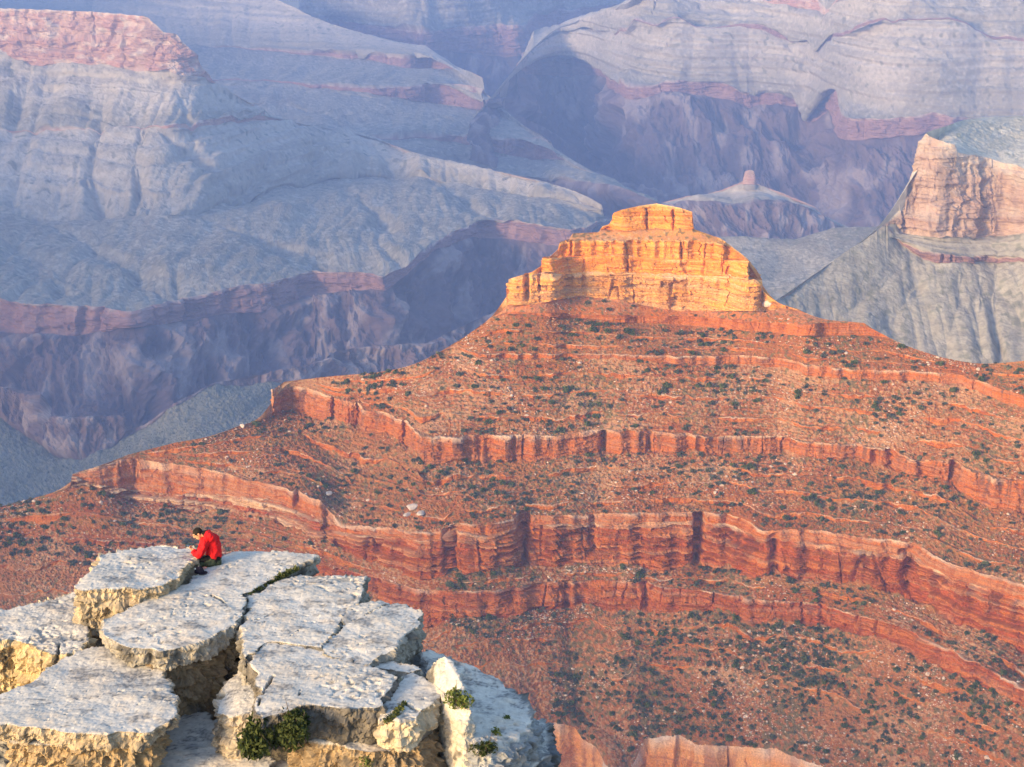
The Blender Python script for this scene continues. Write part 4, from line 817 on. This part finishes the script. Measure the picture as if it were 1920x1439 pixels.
pe = bpy.data.objects.new('person', None); COL.objects.link(pe)
tag(pe, 'person in red jacket and olive trousers sitting on the long slab, looking at a phone', 'person')
m_skin = mat_plain('skin', (.55, .30, .18), .6, .08); m_red = mat_plain('red_cloth', (.50, .008, .014), .75, .25, 30); m_blk = mat_plain('black_cloth', (.008, .008, .01), .85, .2)
m_olv = mat_plain('olive_cloth', (.055, .065, .04), .9, .25, 25); m_hair = mat_plain('dark_hair', (.015, .012, .011), .8, .3, 90); m_sole = mat_plain('shoe', (.03, .03, .035), .7)
hc = W(371, 1000.5); fx = np.array([-.80, -.22, -.56]); fx /= np.linalg.norm(fx)          # where the face looks: down at the phone, left and a little this way
fz = np.array([-.5, 0, .86]); fz -= fx * (fz @ fx); fz /= np.linalg.norm(fz); fy = np.cross(fz, fx); HR = np.stack([fx, fy, fz], 1)
hp = lambda a, b, c: hc + HR @ np.array([a, b, c])
body = [ball(hc, (.098, .076, .112), HR), ball(hp(.03, 0, -.075), (.06, .052, .05), HR), tube([(hp(.10, 0, .005), .010), (hp(.113, 0, -.025), .015), (hp(.105, 0, -.035), .013)], 8),
        tube([(hp(.078, -.02, -.065), .009), (hp(.086, 0, -.066), .010), (hp(.078, .02, -.065), .009)], 8), tube([(hp(.08, -.05, .03), .011), (hp(.097, -.015, .03), .011)], 8), tube([(hp(.08, .05, .03), .011), (hp(.097, .015, .03), .011)], 8),
        ball(hp(-.01, -.08, -.01), (.022, .012, .032), HR), ball(hp(-.01, .08, -.01), (.022, .012, .032), HR),
        tube([(hp(-.04, 0, -.06), .055), (W(384, 1001), .06), (W(392, 1004), .07)]),
        tube([(W(392, 1006), .06), (W(398, 1016), .095), (W(401, 1032), .095), (W(400, 1049), .10)])]
WRn, WRf = W(364, 1033, -.10), W(362, 1032, .05); HAn, HAf = W(360.5, 1030, -.07), W(359, 1029.5, .03)
for sgn, S, E, Wr, Ha in ((-1, W(391, 1008, -.17), W(371, 1044, -.23), WRn, HAn), (1, W(389, 1006, .16), W(368, 1041, .17), WRf, HAf)):
    body.append(tube([(S, .042), (S + (E - S) * .5, .04), (E, .038), (E + (Wr - E) * .6, .034), (Wr, .026), (Wr + (Ha - Wr) * .8, .032), (Ha, .034)]))
    dr = Ha - Wr; dr /= np.linalg.norm(dr); sd_ = np.cross(dr, [0, 0, 1]); sd_ /= np.linalg.norm(sd_); dn = np.cross(dr, sd_) * (1 if np.cross(dr, sd_)[2] > 0 else -1)
    for k, ln in enumerate((.062, .075, .072, .055)):
        b = Ha + sd_ * (k - 1.5) * .018 + dr * .02
        body.append(tube([(b, .0095), (b + dr * ln * .5 - dn * .004, .009), (b + dr * ln * .75 + dn * .02, .0085), (b + dr * ln * .55 + dn * .042, .0078)], 8))
    b = Ha + sd_ * (-sgn) * -.03 - dr * .02; body.append(tube([(b, .011), (b + sd_ * sgn * .018 + dr * .03 + dn * .012, .010), (b + sd_ * sgn * .008 + dr * .052 + dn * .03, .009)], 8))
LEG = []
for sgn, H, K, A in ((-1, W(396, 1053, -.09), W(357, 1060, -.15), W(340, 1090, -.12)), (1, W(394, 1051, .09), W(351, 1053, .10), W(336, 1082, .09))):
    body.append(tube([(H, .07), (H + (K - H) * .5, .062), (K, .05), (K + (A - K) * .3, .055), (A, .038)])); LEG.append((H, K, A))
union('body', body, .007, m_skin, pe, 2)
jk = [tube([(W(391, 1003), .095), (W(397, 1012), .145), (W(400, 1024), .148), (W(401, 1035), .145), (W(401, 1041), .15)], 18),
      tube([(W(393, 1007, -.16), .095), (W(391, 1006, .16), .095)])]
for S, E, Wr in ((W(391, 1008, -.17), W(371, 1044, -.23), WRn), (W(389, 1006, .16), W(368, 1041, .17), WRf)):
    jk.append(tube([(S, .095), (S + (E - S) * .5, .075), (E, .066), (E + (Wr - E) * .5, .058), (E + (Wr - E) * .92, .043)]))
union('jacket', jk, .012, m_red, pe, 2, .026)
union('collar', [tube([(W(383, 1000.5), .066), (W(389, 1002), .098)], 16)], .01, m_blk, pe, 1)
union('shirt_hem', [tube([(W(401, 1041), .15), (W(400, 1049), .158)], 18), tube([(W(390, 1047, -.12), .07), (W(378, 1052, -.16), .05)])], .012, m_blk, pe, 1, .01)
tr = [tube([(W(401, 1051), .15), (W(393, 1053), .13)], 16)]
for H, K, A in LEG: tr.append(tube([(H, .105), (H + (K - H) * .5, .092), (K, .078), (K + (A - K) * .4, .074), (A + (K - A) * .08, .062)]))
union('trousers', tr, .012, m_olv, pe, 2, .03)
for H, K, A in LEG: union('shoe', [tube([(A + np.array([.02, 0, -.03]), .045), (A + np.array([-.07, -.02, -.06]), .042), (A + np.array([-.16, -.03, -.07]), .036)])], .01, m_sole, pe, 1)
hv = ball(hp(-.012, 0, .022), (.102, .083, .104), HR)
ha = union('hair', [hv], .008, m_hair, pe, 1, .004)
for k in (-1, 1): union('eye', [ball(hp(.083, k * .03, .012), (.012, .014, .008), HR)], .004, m_blk, pe, 0)
ph = bpy.data.objects.new('phone', None); COL.objects.link(ph); tag(ph, 'dark phone held in the hands of the seated person', 'phone')
pc = (HAn + HAf) / 2 + np.array([-.045, 0, .05]); ph.location = pc
def slabbox(name, d, mat, parent, z=0, bev=.006):
    bm = bmesh.new(); bmesh.ops.create_cube(bm, size=1); bmesh.ops.scale(bm, vec=d, verts=bm.verts); bmesh.ops.bevel(bm, geom=bm.edges[:], offset=min(bev, min(d) * .4), segments=2, affect='EDGES')
    bmesh.ops.translate(bm, vec=(0, 0, z), verts=bm.verts); me = bpy.data.meshes.new(name); bm.to_mesh(me); bm.free(); me.materials.append(mat); o = bpy.data.objects.new(name, me); COL.objects.link(o); o.parent = parent; return o
slabbox('phone_case', (.15, .075, .009), m_blk, ph); slabbox('screen', (.138, .067, .002), mat_plain('glass_screen', (.10, .16, .24), .15, .05), ph, .0052, .0005)
ph.rotation_euler = (0, .45, .2)
# cap set down on the rock
cp = hit(374, 1074); ca = bpy.data.objects.new('cap', None); COL.objects.link(ca); ca.location = cp; tag(ca, 'dark navy cap with a pale front patch lying on the long slab below the person', 'cap')
m_nvy = mat_plain('navy_cloth', (.012, .01, .022), .85, .2); m_wht = mat_plain('white_patch', (.6, .58, .55), .8, .1)
bm = bmesh.new(); bmesh.ops.create_uvsphere(bm, u_segments=28, v_segments=16, radius=1)
bmesh.ops.delete(bm, geom=[v for v in bm.verts if v.co.z < -.05], context='VERTS')
for v in bm.verts: v.co = Vector((v.co.x * .105 * (1.05 - .12 * v.co.z), v.co.y * .09, v.co.z * .13 + .006))
bmesh.ops.solidify(bm, geom=bm.faces[:], thickness=.004); me = bpy.data.meshes.new('cap_crown'); bm.to_mesh(me); bm.free(); me.materials.append(m_nvy); cw = bpy.data.objects.new('cap_crown', me); COL.objects.link(cw); cw.parent = ca
for p in me.polygons: p.use_smooth = True
bv, bf = [], []
for r_ in range(5):
    for k in range(13):
        a = -1.1 + 2.2 * k / 12; rr = .085 + .085 * r_ / 4 * (math.cos(a) ** .6); bv.append((rr * math.cos(a) * 1.05, rr * math.sin(a) * .9, .012 - .025 * (r_ / 4) * abs(math.sin(a)) ** 2 * .4 + .004))
for z2 in (0, 1):
    pass
n1 = len(bv); bv += [(x, y, z - .006) for x, y, z in bv]
for r_ in range(4):
    for k in range(12):
        a = r_ * 13 + k; bf += [[a, a + 1, a + 14, a + 13], [n1 + a + 13, n1 + a + 14, n1 + a + 1, n1 + a]]
for k in range(12): a = 4 * 13 + k; bf += [[a, a + 1, n1 + a + 1, n1 + a], [n1 + k, n1 + k + 1, k + 1, k]]
mesh_obj('brim', bv, bf, m_nvy, smooth=False, parent=ca)
union('patch', [ball((-.06, -.055, .085), (.028, .014, .022), None)], .004, m_wht, ca, 1)
union('button', [ball((-.01, 0, .136), (.009, .009, .006), None)], .003, m_wht, ca, 0)
ca.rotation_euler = (0, 0, -.5)
#@@FG1

# ------------------------------------------------------------------ light, sky, haze, camera
SUN_EL, SUN_AZ = 14.0, 229.0          # azimuth clockwise from +Y: behind and to the left
w = bpy.data.worlds.new("World"); SC.world = w; w.use_nodes = True
N, L = w.node_tree.nodes, w.node_tree.links
sk = N.new('ShaderNodeTexSky'); sk.sky_type = 'NISHITA'; sk.sun_disc = False
sk.sun_elevation = R_(SUN_EL); sk.sun_rotation = R_(SUN_AZ)
N['Background'].inputs['Strength'].default_value = .15
L.new(sk.outputs[0], N['Background'].inputs[0])
sd = bpy.data.lights.new('sun', 'SUN'); sd.energy = 2.7; sd.angle = R_(11); sd.color = (1, .68, .32)
so = bpy.data.objects.new('sun', sd); COL.objects.link(so)
az, el = R_(SUN_AZ), R_(SUN_EL)
tosun = Vector((math.sin(az) * math.cos(el), math.cos(az) * math.cos(el), math.sin(el)))
so.rotation_euler = tosun.to_track_quat('Z', 'Y').to_euler()

HZ = True
if HZ:
    bm = bmesh.new(); bmesh.ops.create_cube(bm, size=1)
    me = bpy.data.meshes.new('haze'); bm.to_mesh(me); bm.free()
    hz = bpy.data.objects.new('haze', me); COL.objects.link(hz)
    lo, hi = Vector((-6000, -1200, -2900)), Vector((6000, 15000, 60))
    hz.location = (lo + hi) / 2; hz.scale = hi - lo
    m = bpy.data.materials.new('haze_air'); m.use_nodes = True
    m.node_tree.nodes.clear()
    pv = m.node_tree.nodes.new('ShaderNodeVolumePrincipled'); ou = m.node_tree.nodes.new('ShaderNodeOutputMaterial')
    pv.inputs['Color'].default_value = (.31, .48, 1, 1); pv.inputs['Density'].default_value = 7.8e-5; pv.inputs['Anisotropy'].default_value = 0
    m.node_tree.links.new(pv.outputs[0], ou.inputs['Volume'])
    me.materials.append(m); tag(hz, 'pale blue haze filling the canyon air', 'haze', kind='stuff')

cd = bpy.data.cameras.new('camera'); cd.angle = R_(HFOV); cd.clip_start = .5; cd.clip_end = 60000
co = bpy.data.objects.new('camera', cd); COL.objects.link(co)
co.rotation_euler = (R_(90 - PITCH), 0, 0); SC.camera = co
SC.view_settings.view_transform = 'Standard'; SC.view_settings.look = 'None'
SC.view_settings.exposure = 1.28; SC.view_settings.gamma = 1
SC.render.engine = 'CYCLES'; SC.cycles.use_denoising = True
SC.cycles.max_bounces = 5; SC.cycles.volume_bounces = 1; SC.cycles.diffuse_bounces = 3
for o in COL.objects:
    if o.type == 'MESH' and o.name in ('butte',): print(o.name, len(o.data.vertices))
xs = [c for o in COL.objects if o.type == 'MESH' and o.name != 'haze' for c in o.bound_box]
print('bounds', np.min(xs, 0), np.max(xs, 0))
